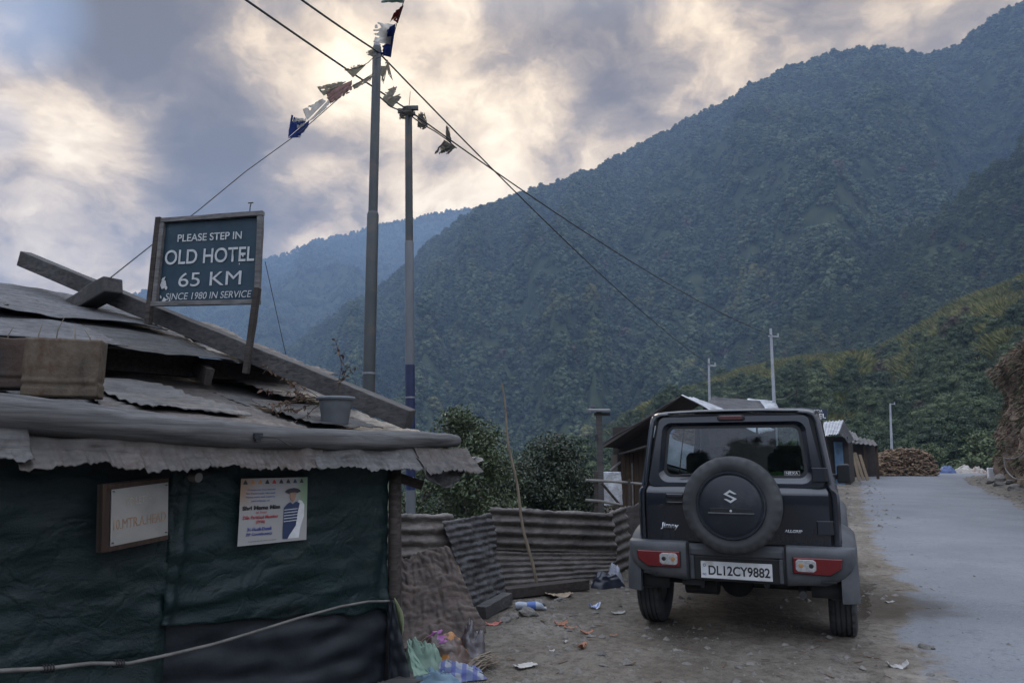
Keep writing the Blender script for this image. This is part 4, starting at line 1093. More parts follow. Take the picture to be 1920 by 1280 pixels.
# ---- prayer flags
def cloth(name, col, trans=.5):
    m = bpy.data.materials.new(name); m.use_nodes = True; m.node_tree.nodes.clear(); t = NT(m.node_tree)
    out = t.n('ShaderNodeOutputMaterial'); n = t.noise(coord(t), 9, 5, .6)
    c_ = t.ramp(n, [(.35, tuple(x * .75 for x in col)), (.65, col)])
    a = t.n('ShaderNodeBsdfDiffuse', {'Color': c_}); b = t.n('ShaderNodeBsdfTranslucent', {'Color': c_})
    mx = t.n('ShaderNodeMixShader', {0: trans, 1: a.outputs[0], 2: b.outputs[0]}); t.set(out.inputs['Surface'], mx)
    return m
m_f = {'white': cloth('white_flag_cloth', (.80, .78, .74), .75), 'blue': cloth('blue_flag_cloth', (.045, .075, .24)), 'red': cloth('red_flag_cloth', (.24, .05, .045)), 'green': cloth('green_flag_cloth', (.26, .36, .32)),
       'grey': cloth('faded_flag_cloth', (.55, .52, .45), .82), 'dark': cloth('tattered_flag_cloth', (.24, .225, .20), .7), 'pink': cloth('pink_flag_cloth', (.50, .33, .30))}
def flag_string(label, rope, flags, rad=.005):
    """rope: points; flags: (colour, corners TL TR BR BL as points)"""
    r0 = V(rope[0]); o = thing('prayer_flag_string', label, 'prayer flags', tuple(r0), group=None)
    ps = []
    for i in range(len(rope) - 1):
        for k in range(8): ps.append(V(rope[i]).lerp(V(rope[i + 1]), k / 8) - r0)
    ps.append(V(rope[-1]) - r0)
    mb = MB(); mb.tube(ps, rad, 6); mb.build('rope', m_cable, o, smooth=True)
    for i, (cname, cs) in enumerate(flags):
        A, B, C_, D = [V(c_) for c_ in cs]; nn = (B - A).cross(D - A).normalized()
        def fn(a, b, A=A, B=B, C_=C_, D=D, nn=nn, i=i):
            r = .10 * noise.noise(V((a * 9, i * 3.3, 2))) * b
            p_ = A.lerp(B, a).lerp(D.lerp(C_, a), b * (1 + r * .9))
            L = (D - A).length
            return p_ + nn * L * (.11 * noise.noise(V((a * 2.2, b * 1.6, i * 1.7))) + .06 * noise.noise(V((a * 6, b * 5, i)))) * min(1, b * 3 + .1) - r0
        mb = MB(); mb.grid(fn, 24, 24, keep=(lambda a, b, i=i, cname=cname: noise.noise(V((a * 7, b * 3, i * 2.1))) + (b - .5) * 1.1 < (.52 if cname in ('dark', 'grey') else .60)))
        mb.build('flag', m_f[cname], o, smooth=True, angle=180, solid=.0015)
    return o
Y1 = 8.8
def A_(x, y, Y=Y1): return at(x, y, Y)
blk = at(208, 520, 5.45)
def ropeY(x): return Y1 + (5.45 - Y1) * (700 - x) / (700 - 208)
def RA_(x, y, dY=0.0): return at(x, y, ropeY(x) + dY)
flag_string('string of prayer flags from the tall pole down to the ridge block', [RA_(700, 138), RA_(660, 163), RA_(612, 205), RA_(572, 240), RA_(543, 262), RA_(460, 322), RA_(370, 396), RA_(290, 455), blk],
    [('pink', [RA_(660, 150), RA_(612, 184), RA_(622, 193), RA_(659, 172)]), ('pink', [RA_(657, 152), RA_(610, 172), RA_(620, 195), RA_(660, 166)]),
     ('grey', [RA_(650, 153), RA_(607, 180), RA_(594, 163), RA_(632, 154)]),
     ('white', [RA_(617, 186), RA_(578, 228), RA_(590, 222), RA_(619, 197)]),
     ('white', [RA_(612, 190), RA_(576, 225), RA_(567, 205), RA_(604, 185)]),
     ('blue', [RA_(580, 225), RA_(540, 259), RA_(562, 258), RA_(577, 238)]), ('blue', [RA_(574, 228), RA_(540, 258), RA_(546, 215), RA_(556, 222)]),
     ('white', [RA_(570, 236), RA_(552, 244), RA_(549, 220), RA_(575, 222)]),
     ('grey', [RA_(700, 140), RA_(660, 160), RA_(664, 168), RA_(694, 152)])])
flag_string('string of bright prayer flags rising from the tall pole top', [A_(706, 110), A_(730, 100, 8.6), A_(745, 40, 8.2), A_(758, 0, 7.9), A_(775, -60, 7.4)],
    [('white', [A_(739, 46, 8.3), A_(732, 84, 8.5), A_(702, 80, 8.6), A_(702, 42, 8.4)]), ('blue', [A_(742, 44, 8.2), A_(733, 108, 8.6), A_(716, 102, 8.7), A_(722, 62, 8.5)]),
     ('red', [A_(757, 10, 8.0), A_(746, 44, 8.2), A_(737, 38, 8.2), A_(750, 14, 8.1)]), ('red', [A_(752, 16, 8.05), A_(744, 30, 8.15), A_(731, 42, 8.2), A_(740, 20, 8.1)]),
     ('green', [A_(757, -14, 7.9), A_(756, 6, 8.0), A_(716, 4, 8.1), A_(712, -12, 8.0)])])
flag_string('tattered grey flag scraps tied round the tall pole top', [A_(704, 104, 8.75), A_(690, 118), A_(672, 128), A_(646, 132)],
    [('grey', [A_(686, 122), A_(662, 146), A_(646, 130), A_(668, 121)]), ('grey', [A_(700, 92, 8.75), A_(702, 108, 8.75), A_(690, 104), A_(686, 98)]),
     ('grey', [A_(727, 112, 8.7), A_(737, 152, 8.7), A_(728, 140, 8.7), A_(722, 118, 8.7)]), ('grey', [A_(714, 124, 8.75), A_(727, 124, 8.75), A_(719, 158, 8.75), A_(714, 150, 8.75)])])
Yw = lambda x: 9.0 + (11.2 - 9.0) * (x - 707) / (766 - 707) if x < 766 else 11.2 + (12.6 - 11.2) * (x - 766) / 75
def F_(x, y): return at(x, y, Yw(x) - .1)
flag_string('dark tattered flags strung from the short pole along the cable', [F_(712, 182), F_(732, 200), F_(766, 214), F_(790, 232), F_(815, 246), F_(838, 262), F_(856, 278)],
    [('grey', [F_(716, 186), F_(732, 202), F_(754, 182), F_(735, 158)]), ('dark', [F_(753, 212), F_(780, 218), F_(778, 200), F_(758, 198)]), ('dark', [F_(750, 212), F_(762, 215), F_(760, 224), F_(748, 224)]),
     ('dark', [F_(782, 224), F_(803, 240), F_(796, 212), F_(786, 208)]), ('dark', [F_(784, 226), F_(800, 240), F_(792, 244), F_(782, 238)]),
     ('dark', [F_(836, 262), F_(846, 270), F_(842, 240), F_(836, 234)]), ('dark', [F_(832, 262), F_(855, 276), F_(840, 290), F_(815, 288)]), ('grey', [F_(836, 264), F_(850, 274), F_(836, 288), F_(822, 280)])], .010)

# ---- trees just behind the fence
def near_tree(name, label, cat, base, top_z, rad, seed, nleaf, lsize, nl=11, base_f=.2, shape=.45, mat=None, group=None):
    rnd = random.Random(seed); hgt = top_z - base.z; L = make_lumps(rnd, hgt, rad, nl, base_f, shape)
    o = thing(name, label, cat, tuple(base), group=group)
    mb = MB(); leaf_quads(mb, rnd, L, nleaf, lsize, (.25, 1.1), .8); mb.build('crown', mat or m_leaf_near, o, recalc=False)
    mb = MB(); pts = [V((.06 * sin(i), .05 * cos(i * 1.3), hgt * .86 * i / 7)) for i in range(8)]
    mb.tube([V((0, 0, -.4))] + pts, [rad * .075] + [rad * (.065 - .0075 * i) for i in range(8)], 8)
    for (c_, r_, s_) in L[1:]:
        st = V((0, 0, max(.2 * hgt, c_.z - r_ * .9))); md_ = st.lerp(c_, .5) + V((0, 0, -.05 * r_))
        mb.tube([st, md_, c_ + V((0, 0, r_ * .2))], [rad * .03, rad * .02, rad * .008], 5)
    mb.build('trunk', m_bark, o, smooth=True)
    return o
def base_at(px, Y, extra=0.0):
    p_ = at(px, 854, Y); return V((p_.x, p_.y, ground_z(p_.x, p_.y) - extra))
near_tree('evergreen_tree', 'tall glossy evergreen behind the fence left of the bamboo stick', 'tree', base_at(872, 13.0), at(880, 738, 13).z, 1.15, 31, 26000, .05, 16, .05, .40)
near_tree('evergreen_tree', 'rounded darker evergreen behind the corrugated fence right of the bamboo stick', 'tree', base_at(1030, 15.5), at(1020, 806, 15.5).z, 1.35, 32, 26000, .052, 16, .05, .3)
near_tree('evergreen_tree', 'low evergreen shrub filling the gap beside the hut corner', 'tree', base_at(800, 12.2), at(800, 835, 12.2).z, .75, 33, 7000, .045, 7, .05, .4)
near_tree('evergreen_tree', 'low leafy growth at the right end of the fence trees', 'tree', base_at(1085, 17.5), at(1085, 868, 17.5).z, .75, 34, 9000, .05, 8, .05, .4)
near_tree('evergreen_tree', 'bush standing beside the foot of the blue pole', 'tree', base_at(748, 14.5), at(748, 905, 14.5).z, .7, 35, 7000, .048, 7, .05, .4)
near_tree('evergreen_tree', 'leafy sapling between the two big fence trees', 'tree', base_at(945, 14.8), at(945, 850, 14.8).z, .9, 36, 8000, .048, 8, .05, .4)
# ================================================================== PARKED CAR
CAR_YAW = radians(22.6)
cfx, cfy = sin(CAR_YAW), cos(CAR_YAW)
def car_xy(x, y): return (1.66 + x * cfy + y * cfx, 5.69 - x * cfx + y * cfy)
zr_ = sum(ground_z(*car_xy(sx * .7, .45)) for sx in (-1, 1)) / 2
zf_ = sum(ground_z(*car_xy(sx * .7, 3.04)) for sx in (-1, 1)) / 2
cpitch = atan2(zf_ - zr_, 2.59)
zl_ = ground_z(*car_xy(-.7, .45)); zrr = ground_z(*car_xy(.7, .45))
car = thing('parked_car', 'dark navy off-road car seen from behind with spare wheel on its back door', 'car', (1.66, 5.69, zr_ - .45 * tan(cpitch) - .006), (cpitch, 0, -CAR_YAW))

m_paint, t, p = new_mat('dusty_navy_paint'); c = coord(t, 'Object')
n = t.noise(c, 3.0, 7, .65, .3); f = t.noise(c, 40, 5, .7)
sepn = t.n('ShaderNodeSeparateXYZ', {0: t.n('ShaderNodeNewGeometry').outputs['Normal']}).outputs[2]
zz = t.n('ShaderNodeSeparateXYZ', {0: c}).outputs[2]
streak = t.noise(t.vmap(c, (14, 14, .8)), 1.6, 5, .6)
dust = t.m('ADD', t.m('MULTIPLY', t.rng(sepn, .3, .95), .30), t.m('MULTIPLY', t.rng(t.m('ADD', zz, t.m('MULTIPLY', n, .5)), 1.30, .70), .11))
dust = t.m('MULTIPLY', t.m('ADD', dust, t.m('MULTIPLY', t.rng(streak,   .5, .75), .06)), t.rng(n, .25, .7, .45, 1.1), clamp=True)
t.set(p.inputs['Base Color'], t.mix(dust, (.0035, .0060, .0125), (.07, .073, .08)))
t.set(p.inputs['Roughness'], t.rng(dust, 0, .5, .26, .7))
p.inputs['Coat Weight'].default_value = .8; t.set(p.inputs['Coat Roughness'], t.rng(dust, 0, .5, .10, .6))
p.inputs['Specular IOR Level'].default_value = .45
bump(t, p, f, .03, .002)
m_plastic = M('dusty_grey_plastic', (.036, .039, .044), (.078, .082, .089), scale=4, rough=.62, bmp=.12, dist=.003, c3=(.11, .107, .10), s3=2.2, lo3=.52, hi3=.80)
m_rubber = M('tyre_rubber', (.026, .027, .028), (.055, .056, .058), scale=5, rough=.8, bmp=.25, dist=.003, c3=(.075, .073, .07), s3=3, lo3=.5, hi3=.8)
m_cover = M('wheel_cover_plastic', (.008, .011, .017), (.016, .020, .028), scale=5, rough=.42, bmp=.05, dist=.002, c3=(.055, .056, .06), s3=5, lo3=.52, hi3=.8)
m_dark = M('underbody_black', (.006, .006, .007), (.018, .017, .016), scale=6, rough=.85)
m_seal = M('black_seal', (.006, .007, .008), (.009, .010, .011), rough=.5)
m_chrome = M('chrome', (.58, .59, .61), (.68, .69, .71), rough=.3, metal=.4)
m_red = M('red_lens', (.105, .004, .008), (.13, .006, .010), scale=30, rough=.15, coat=.6)
m_brake = M('dull_red_lens', (.085, .03, .032), (.10, .04, .042), scale=30, rough=.25, coat=.4)
m_clear = M('clear_lens', (.24, .24, .24), (.40, .39, .38), scale=60, rough=.12, coat=.8)
m_amber = M('amber_bulb', (.30, .16, .06), (.36, .2, .08), rough=.25)
m_plate = M('plate_white', (.55, .56, .57), (.64, .645, .65), scale=6, rough=.45, c3=(.42, .41, .39), s3=5)
m_ink = M('plate_ink', (.012, .012, .014), (.02, .02, .022), rough=.5)
m_inkblue = M('plate_blue', (.02, .05, .16), (.03, .06, .18), rough=.5)
m_seat = M('dark_seat_cloth', (.010, .011, .013), (.02, .021, .024), scale=25, rough=.9)
m_greenc = M('green_cloth', (.05, .17, .03), (.09, .26, .05), scale=12, rough=.8)
def glass(name, tint, rough=.02):
    m = bpy.data.materials.new(name); m.use_nodes = True; m.node_tree.nodes.clear(); t = NT(m.node_tree)
    out = t.n('ShaderNodeOutputMaterial'); fr = t.n('ShaderNodeFresnel', {'IOR': 1.65})
    n = t.noise(coord(t), 2.5, 6, .65)
    gl = t.n('ShaderNodeBsdfGlossy', {'Color': (.9, .92, .95), 'Roughness': rough}); tr = t.n('ShaderNodeBsdfTransparent', {'Color': tint})
    df = t.n('ShaderNodeBsdfDiffuse', {'Color': (.2, .2, .2)})
    mx = t.n('ShaderNodeMixShader', {0: fr, 1: tr.outputs[0], 2: gl.outputs[0]})
    mx2 = t.n('ShaderNodeMixShader', {0: t.rng(n, .45, .75, .0, .015), 1: mx.outputs[0], 2: df.outputs[0]})
    t.set(out.inputs['Surface'], mx2); return m
m_glass = glass('tinted_glass', (.52, .58, .60)); m_glass_side = glass('dark_side_glass', (.30, .33, .35)); m_glass_f = glass('windscreen_glass', (.80, .86, .86))

HWP = [(.46, .690), (.58, .705), (.70, .714), (.90, .718), (1.045, .718), (1.075, .712), (1.092, .694), (1.13, .690), (1.30, .667), (1.45, .645), (1.56, .629), (1.615, .617), (1.645, .598), (1.660, .565), (1.668, .50)]
def hw(z): return interp(HWP, z)
def yr(z): return 0.012 + (max(0, z - 1.09)) * .095
prof = [(-x, z) for z, x in HWP] + [(-.25, 1.674), (0, 1.676), (.25, 1.674)] + [(x, z) for z, x in reversed(HWP)]
ys = [0.0, .012, .035, .10, .16, .72, .80, 1.54, 1.62, 2.30, 2.42]
wy = [(.16, .72), (.80, 1.54), (1.62, 2.30)]
mb = MB(); nP = len(prof)
def ringpt(x, z, i):
    y = ys[i]
    s = (.935, .978, 1.0)[i] if i < 3 else 1.0
    zz = z if z < 1.5 else (1.5 + (z - 1.5) * ((.86, .95, 1)[i] if i < 3 else 1))
    roof = 0.0
    if i > 2 and z > 1.6: roof = .03 * sstep(0, .6, y) * sstep(1.6, 1.66, z)
    fx = x * s
    return (fx, y + yr(z) - .012 if i < 5 else y + (yr(z) - .012) * max(0, 1 - (y - .16) / .5), zz + roof)
rings = [[ringpt(x, z, i) for x, z in prof] for i in range(len(ys))]
for r in rings: mb.v += r
for i in range(len(ys) - 1):
    for k in range(nP - 1):
        z0, z1 = sorted((prof[k][1], prof[k + 1][1])); zm = (z0 + z1) / 2; ym = (ys[i] + ys[i + 1]) / 2
        if 1.13 <= zm <= 1.56 and any(a < ym < b for a, b in wy): continue
        if zm < .70 and .035 < ym < .80: continue
        if abs(prof[k][0]) < .55 and abs(prof[k + 1][0]) < .55 and i < 1: continue
        mb.f.append((i * nP + k, i * nP + k + 1, (i + 1) * nP + k + 1, (i + 1) * nP + k)); mb.mi.append(0)
body = mb.build('body', m_paint, car, smooth=True, angle=32, solid=.012)
# front of the cabin, bonnet and wings
mb = MB()
ws_b, ws_t = 2.72, 2.42
for s in (-1, 1): mb.bar((s * .60, ws_t, 1.655), (s * .685, ws_b, 1.09), .06, .06, up=(0, 1, 0))
mb.bar((-.60, ws_t, 1.66), (.60, ws_t, 1.66), .06, .05, up=(0, 0, 1))
for s in (-1, 1): mb.box((s * .700, 2.565, .77), (.036, .29, .62))
mb.loft([[V((-.70, y, .5)), V((-.71, y, z - .03)), V((-.66, y, z)), V((.66, y, z)), V((.71, y, z - .03)), V((.70, y, .5))] for y, z in ((2.70, 1.10), (3.0, 1.075), (3.45, 1.03), (3.50, .98))])
mb.build('bonnet', m_paint, car, bevel=.01)
mb = MB(); mb.box((0, 3.54, .60), (1.50, .16, .34)); mb.build('front_bumper', m_plastic, car, bevel=.04)
mb = MB(); mb.add([(-.66, ws_b, 1.10), (.66, ws_b, 1.10), (.585, ws_t, 1.64), (-.585, ws_t, 1.64)], [(0, 1, 2, 3)]); mb.build('windscreen', m_glass_f, car)
for s in (-1, 1):
    for a, b in wy:
        mb = MB(); mb.grid(lambda u, v: V((s * (hw(1.12 + .45 * v) - .012), a - .01 + (b - a + .02) * u + (.04 * v if a < .2 and u == 0 else 0), 1.12 + .45 * v)), 4, 4); mb.build('side_window', m_glass_side, car, smooth=True)
    for a in (.76, 1.58):
        mb = MB(); mb.add([(s * (hw(1.10) + .003), a - .012, 1.10), (s * (hw(1.60) + .003), a - .012, 1.60), (s * (hw(1.60) + .003), a + .012, 1.60), (s * (hw(1.10) + .003), a + .012, 1.10)], [(0, 1, 2, 3)])
        mb.build('window_pillar', m_seal, car, solid=.004)
    mb = MB()
    rail = [V((s * (hw(1.645) + .004), y + .05, 1.648 + .03 * sstep(0, .6, y))) for y in (.02, .3, .7, 1.2, 1.8, 2.4)]
    mb.tube(rail, .011, 6); mb.build('roof_gutter', m_plastic, car, smooth=True)
# floor, underbody, running gear
mb = MB(); mb.box((0, 1.75, .56), (1.14, 3.2, .12)); mb.box((-.30, 1.7, .44), (.10, 3.3, .10)); mb.box((.30, 1.7, .44), (.10, 3.3, .10)); mb.build('floor_pan', m_dark, car, bevel=.01)
for s in (-1, 1):
    mb = MB(); mb.grid(lambda a, b: V((s * (.50 + .20 * b), .45 + .46 * cos(pi * a), .347 + .42 * sin(pi * a))), 18, 3); mb.build('wheel_well', m_dark, car, smooth=True, solid=.01)
mb = MB(); mb.tube([(-.62, .45, .347), (.62, .45, .347)], .042, 12); mb.lathe([(0, .13), (.07, .12), (.125, .05), (.13, 0), (.11, -.08), (.04, -.12), (0, -.125)], 18, (-.05, .42, .36), 'Y'); mb.build('rear_axle', m_dark, car, smooth=True)
mb = MB(); mb.tube([(-.40, .18, .36), (-.16, .16, .365)], .075, 14); mb.build('silencer', m_dark, car, smooth=True)
mb = MB(); mb.tube([(.44, .30, .40), (.44, .05, .37), (.445, -.02, .36)], .028, 12); mb.build('exhaust_pipe', m_rubber, car, smooth=True)
mb = MB(); mb.lathe([(0, -.03), (.018, -.03), (.022, 0), (.018, .03), (0, .03)], 12, (.20, .05, .40), 'Y'); mb.tube([(.20, .05, .40), (.20, .06, .47)], .01, 8); mb.build('towing_eye', m_rubber, car, smooth=True)
for s in (-1, 1):
    mb = MB(); mb.tube([(s * .46, .52, .32), (s * .50, .40, .72)], .028, 10); mb.build('damper', m_dark, car, smooth=True)
mb = MB(); mb.box((-.32, .02, .405), (.16, .10, .05)); mb.box((-.25, -.01, .39), (.03, .04, .05)); mb.build('bracket', m_dark, car, bevel=.008)

def tyre_prof(R, wd, ri):
    h = wd / 2; pr = [(ri, -h * .72), (ri + .02, -h * .86), (ri + .055, -h * .99), (R - .05, -h * .97), (R - .016, -h * .86), (R - .004, -h * .76)]
    g = [-.52, -.2, .12 + .04, .48]
    for q in (-.52, -.175, .175, .52):
        pr += [(R, h * (q - .05)), (R - .010, h * (q - .038)), (R - .010, h * (q + .038)), (R, h * (q + .05))]
    pr += [(R - .004, h * .76), (R - .016, h * .86), (R - .05, h * .97), (ri + .055, h * .99), (ri + .02, h * .86), (ri, h * .72)]
    return pr
def make_tyre(R, wd, ri, axis, o=(0, 0, 0), lug=True):
    mb = MB(); n = 120; pr = tyre_prof(R, wd, ri); mb.lathe(pr, n, o, axis, closed=True)
    if lug:
        m_ = len(pr)
        for i in (4, 5, m_ - 6, m_ - 5):
            for k in range(n):
                if (k % 4) < 2:
                    v = V(mb.v[i * n + k]) - V(o)
                    ax = {'Y': 1, 'X': 0}[axis]; keep = v[ax]; v[ax] = 0; v *= 1 - .010 / R; v[ax] = keep; mb.v[i * n + k] = tuple(v + V(o))
    return mb
def road_wheel(x, y):
    o = V((x, y, .347))
    mb = make_tyre(.347, .195, .195, 'X'); ty = mb.build('wheel', m_rubber, car, smooth=True, angle=50, loc=o)
    s = 1 if x > 0 else -1
    mb = MB(); mb.lathe([(.0, .03 * s), (.05, .035 * s), (.06, .02 * s), (.16, .005 * s), (.185, .05 * s), (.197, .06 * s), (.197, -.06 * s), (.0, -.05 * s)], 40, (0, 0, 0), 'X'); mb.build('rim', m_pole, ty, smooth=True)
for x in (-.7, .7):
    for y in (.45, 3.04): road_wheel(x, y)
# wheel arch flares
for s in (-1, 1):
    for yc in (.45, 3.04):
        R1 = .47; mb = MB(); rings = []
        n = 22
        for i in range(n + 1):
            a = pi * (-.03 + 1.06 * i / n)
            ca, sa = cos(a), sin(a)
            sq = lambda v, e=.72: (abs(v) ** e) * (1 if v >= 0 else -1)
            rr = []
            for (xo, k) in ((.700, 1.16), (.735, 1.14), (.792, 1.07), (.815, 1.0), (.812, .95), (.77, .94), (.70, .95)):
                rr.append(V((s * xo, yc + sq(ca) * .455 * k, .347 + max(-.02, sq(sa) * .40 * k))))
            rings.append(rr)
        mb.loft(rings); mb.build('wheel_arch_flare', m_plastic, car, smooth=True, angle=50)
for s in (-1, 1):
    mb = MB(); mb.loft([[V((s * (x + .02 * (z < .3)), .06 + .03 * (z - .3) + dy, z)) for x, dy in ((.625, 0), (.66, -.012), (.79, -.012), (.812, 0), (.812, .03), (.625, .03))] for z in (.325, .34, .43, .54)]); mb.build('mud_flap', m_plastic, car, bevel=.006)

# bumper, lofted along its length
def bst(x):
    ax = abs(x)
    yb = interp([(0, -.058), (.335, -.058), (.352, -.105), (.60, -.108), (.72, -.095), (.77, -.062), (.80, -.005), (.815, .10), (.818, .16)], ax)
    zt = interp([(0, .690), (.335, .690), (.352, .703), (.7, .700), (.818, .690)], ax)
    zb = interp([(0, .42), (.34, .42), (.40, .432), (.60, .438), (.70, .47), (.76, .52), (.80, .56), (.818, .58)], ax)
    return yb, zt, zb
xs = [-.818, -.815, -.80, -.785, -.77, -.745, -.72, -.66, -.60, -.45, -.36, -.352, -.335, -.32]
xs = xs + [-.30, 0, .30] + [-x for x in reversed(xs)]
rings = []
for x in xs:
    yb, zt, zb = bst(x); fr = max(.17, yb + .06)
    rings.append([V((x, fr, zt - .004)), V((x, yb + .05, zt)), V((x, yb + .018, zt - .006)), V((x, yb + .004, zt - .022)), V((x, yb, zt - .05)), V((x, yb + .004, zb + .06)), V((x, yb + .015, zb + .02)), V((x, yb + .04, zb)), V((x, fr, zb + .01))])
mb = MB(); mb.loft(rings); bumper = mb.build('rear_bumper', m_plastic, car, smooth=True, angle=38)
mb = MB(); mb.loft([[V((x, -.058, z0)), V((x, -.078, z0 + .012)), V((x, -.078, .655)), V((x, -.06, .675))] for x, z0 in ((-.325, .60), (.325, .60))]); mb.build('plate_lip', m_plastic, bumper, bevel=.006)
for s in (-1, 1):
    mb = MB(); mb.box((s * .312, -.066, .52), (.03, .03, .17)); mb.build('plate_cheek', m_plastic, bumper, bevel=.008)
mb = MB(); mb.box((0, -.0605, .515), (.60, .006, .155)); mb.build('plate_recess', m_seal, bumper)
plate = MB().box((0, -.0715, .507), (.50, .012, .122)).build('number_plate', m_plate, car, bevel=.003)
def ctext(s_, x, y, z, wd, ht, mt, parent, ext=.002, off=0, shear=0, align='LEFT', name='lettering', tilt=0):
    return text_mesh(s_, name, mt, parent, (x, y, z), (1, 0, tilt), (-tilt, 0, 1), width=wd, height=ht, ext=ext, offset=off, shear=shear, align=align)
ctext('DL12CY9882', -.195, -.0785, .472, .43, .068, m_ink, plate, .001, .02)
ctext('IND', -.238, -.0785, .468, .026, .016, m_inkblue, plate, .001, .01)
mb = MB(); mb.lathe([(.011, -.0005), (.007, -.0005)], 14, (-.224, -.0785, .54), 'Y'); mb.build('hologram', m_inkblue, plate, solid=.001)
mb = MB(); mb.add([(-.2495, -.0778, .4475), (.2495, -.0778, .4475), (.2495, -.0778, .4495), (-.2495, -.0778, .4495)], [(0, 1, 2, 3)]); mb.build('plate_edge', m_ink, plate, solid=.001)
# rear lamps in the bumper ends
for s in (-1, 1):
    out_ = [(.395, .523), (.63, .517), (.705, .567), (.715, .632), (.395, .632)]
    cx = .555
    def lampoly(k, pts=out_): return [(s * (cx + (x - cx) * k), .578 + (z - .578) * (1 + (k - 1) * 2)) for x, z in pts]
    mb = MB(); mb.prism(lampoly(1.035), -.1165, -.085); l0 = mb.build('tail_lamp', m_seal, car, bevel=.004)
    mb = MB(); mb.prism(lampoly(1.0), -.125, -.10); mb.build('red_lens', m_red, l0, bevel=.006)
    mb = MB(); a0, a1 = (.41, .545); mb.prism([(s * x, z) for x, z in ((a0 + .015, .535), (a1 - .02, .535), (a1, .55), (a1, .605), (a1 - .02, .62), (a0 + .015, .62), (a0, .605), (a0, .55))], -.1295, -.11); mb.build('clear_lens', m_clear, l0, bevel=.005)
    for k, mt in ((.445, m_amber), (.512, m_seal)):
        mb = MB(); mb.lathe([(.0, -.1312), (.010, -.131), (.016, -.1295)], 16, (s * k, 0, .578), 'Y'); mb.build('bulb', mt, l0, smooth=True)
    mb = MB(); mb.prism([(s * (.62 + dx_), .468 + dz_) for dx_, dz_ in ((-.05, -.008), (.05, -.004), (.05, .008), (-.05, .008))], -.111, -.10); mb.build('reflector', m_seal, car, bevel=.002)

# tailgate with its window opening
def rloop(hb_, ht_, z0, z1, r, y, n=7, cx=0.0):
    pts = []
    cs = [(-1, 0, pi), (1, 0, 1.5 * pi), (1, 1, 0), (-1, 1, .5 * pi)]
    for sx, top, a0 in cs:
        z = (z1 - r) if top else (z0 + r); h_ = (ht_ if top else hb_) - r
        for i in range(n + 1):
            a = a0 + .5 * pi * i / n
            zz_ = z + r * sin(a); pts.append(V((cx + sx * h_ + r * cos(a), (y(zz_) if callable(y) else y), zz_)))
    # straight runs get extra points so that the loops bridge evenly
    return pts
GY = lambda z: yr(z) - .018
A1 = rloop(.632, .552, 1.102, 1.628, .05, GY); A0 = rloop(.632, .552, 1.102, 1.628, .05, lambda z: yr(z) + .02)
B1 = rloop(.556, .527, 1.132, 1.586, .075, GY); C1 = rloop(.522, .494, 1.170, 1.562, .06, lambda z: yr(z) + .012); C0 = rloop(.522, .494, 1.170, 1.562, .06, lambda z: yr(z) + .04)
mb = MB(); nl = len(A1)
for L in (A0, A1, B1, C1, C0): mb.v += [tuple(v) for v in L]
for i in range(4):
    for k in range(nl): mb.f.append((i * nl + k, i * nl + (k + 1) % nl, (i + 1) * nl + (k + 1) % nl, (i + 1) * nl + k)); mb.mi.append(0)
# lower door skin with its shoulder
zs_ = [(.690, -.004), (.700, -.026), (.76, -.030), (.95, -.031), (1.05, -.030), (1.066, -.027), (1.078, -.018), (1.100, -.004), (1.1015, .01)]
mb.grid(lambda a, b: V(((a * 2 - 1) * (.650 - .014 * (b > .8)), zs_[int(round(b * 8))][1] + .010 * abs(a * 2 - 1) ** 6, zs_[int(round(b * 8))][0])), 24, 8)
for s in (-1, 1):
    mb.add([(s * .650, .006 - .02 - (.004 if 0 < i < 8 else 0) + .0, zs_[i][0]) for i in range(8)] + [(s * .650, .03, zs_[i][0]) for i in range(8)], [(i, i + 1, i + 9, i + 8) for i in range(7)])
gate = mb.build('tailgate', m_paint, car, smooth=True, angle=30)
mb = MB(); mb.add([(-.67, .024, .69), (.67, .024, .69), (.67, .024, 1.11), (-.67, .024, 1.11)], [(0, 1, 2, 3)])
E1 = rloop(.655, .575, 1.095, 1.65, .05, lambda z: yr(z) + .022); E2 = rloop(.535, .50, 1.165, 1.57, .06, lambda z: yr(z) + .022)
b_ = len(mb.v); mb.v += [tuple(v) for v in E1 + E2]
for k in range(nl): mb.f.append((b_ + k, b_ + (k + 1) % nl, b_ + nl + (k + 1) % nl, b_ + nl + k)); mb.mi.append(0)
mb.build('door_seal', m_seal, car)
G = rloop(.524, .496, 1.168, 1.564, .06, lambda z: yr(z) + .024); cG = sum(G, V()) / len(G)
mb = MB(); mb.add([cG] + G, [(0, 1 + k, 1 + (k + 1) % nl) for k in range(nl)]); mb.build('rear_window', m_glass, gate)
G2 = rloop(.524, .496, 1.168, 1.564, .06, lambda z: yr(z) + .0205); G3 = rloop(.500, .474, 1.190, 1.540, .05, lambda z: yr(z) + .0205)
mb = MB(); mb.v += [tuple(v) for v in G2 + G3]
for k in range(nl): mb.f.append((k, (k + 1) % nl, nl + (k + 1) % nl, nl + k)); mb.mi.append(0)
mb.build('window_edge', m_seal, gate)
ctext('NEXA', .372, yr(1.2) + .0195, 1.196, .085, .020, m_white, gate, .0006, .01)
mb = MB()
for x0, x1, z0, z1 in ((.362, .468, 1.191, 1.1925), (.362, .468, 1.2195, 1.221), (.362, .3635, 1.191, 1.221), (.4665, .468, 1.191, 1.221)):
    mb.add([(x0, yr(1.2) + .0195, z0), (x1, yr(1.2) + .0195, z0), (x1, yr(1.2) + .0195, z1), (x0, yr(1.2) + .0195, z1)], [(0, 1, 2, 3)])
mb.build('sticker_border', m_white, gate, solid=.0006)
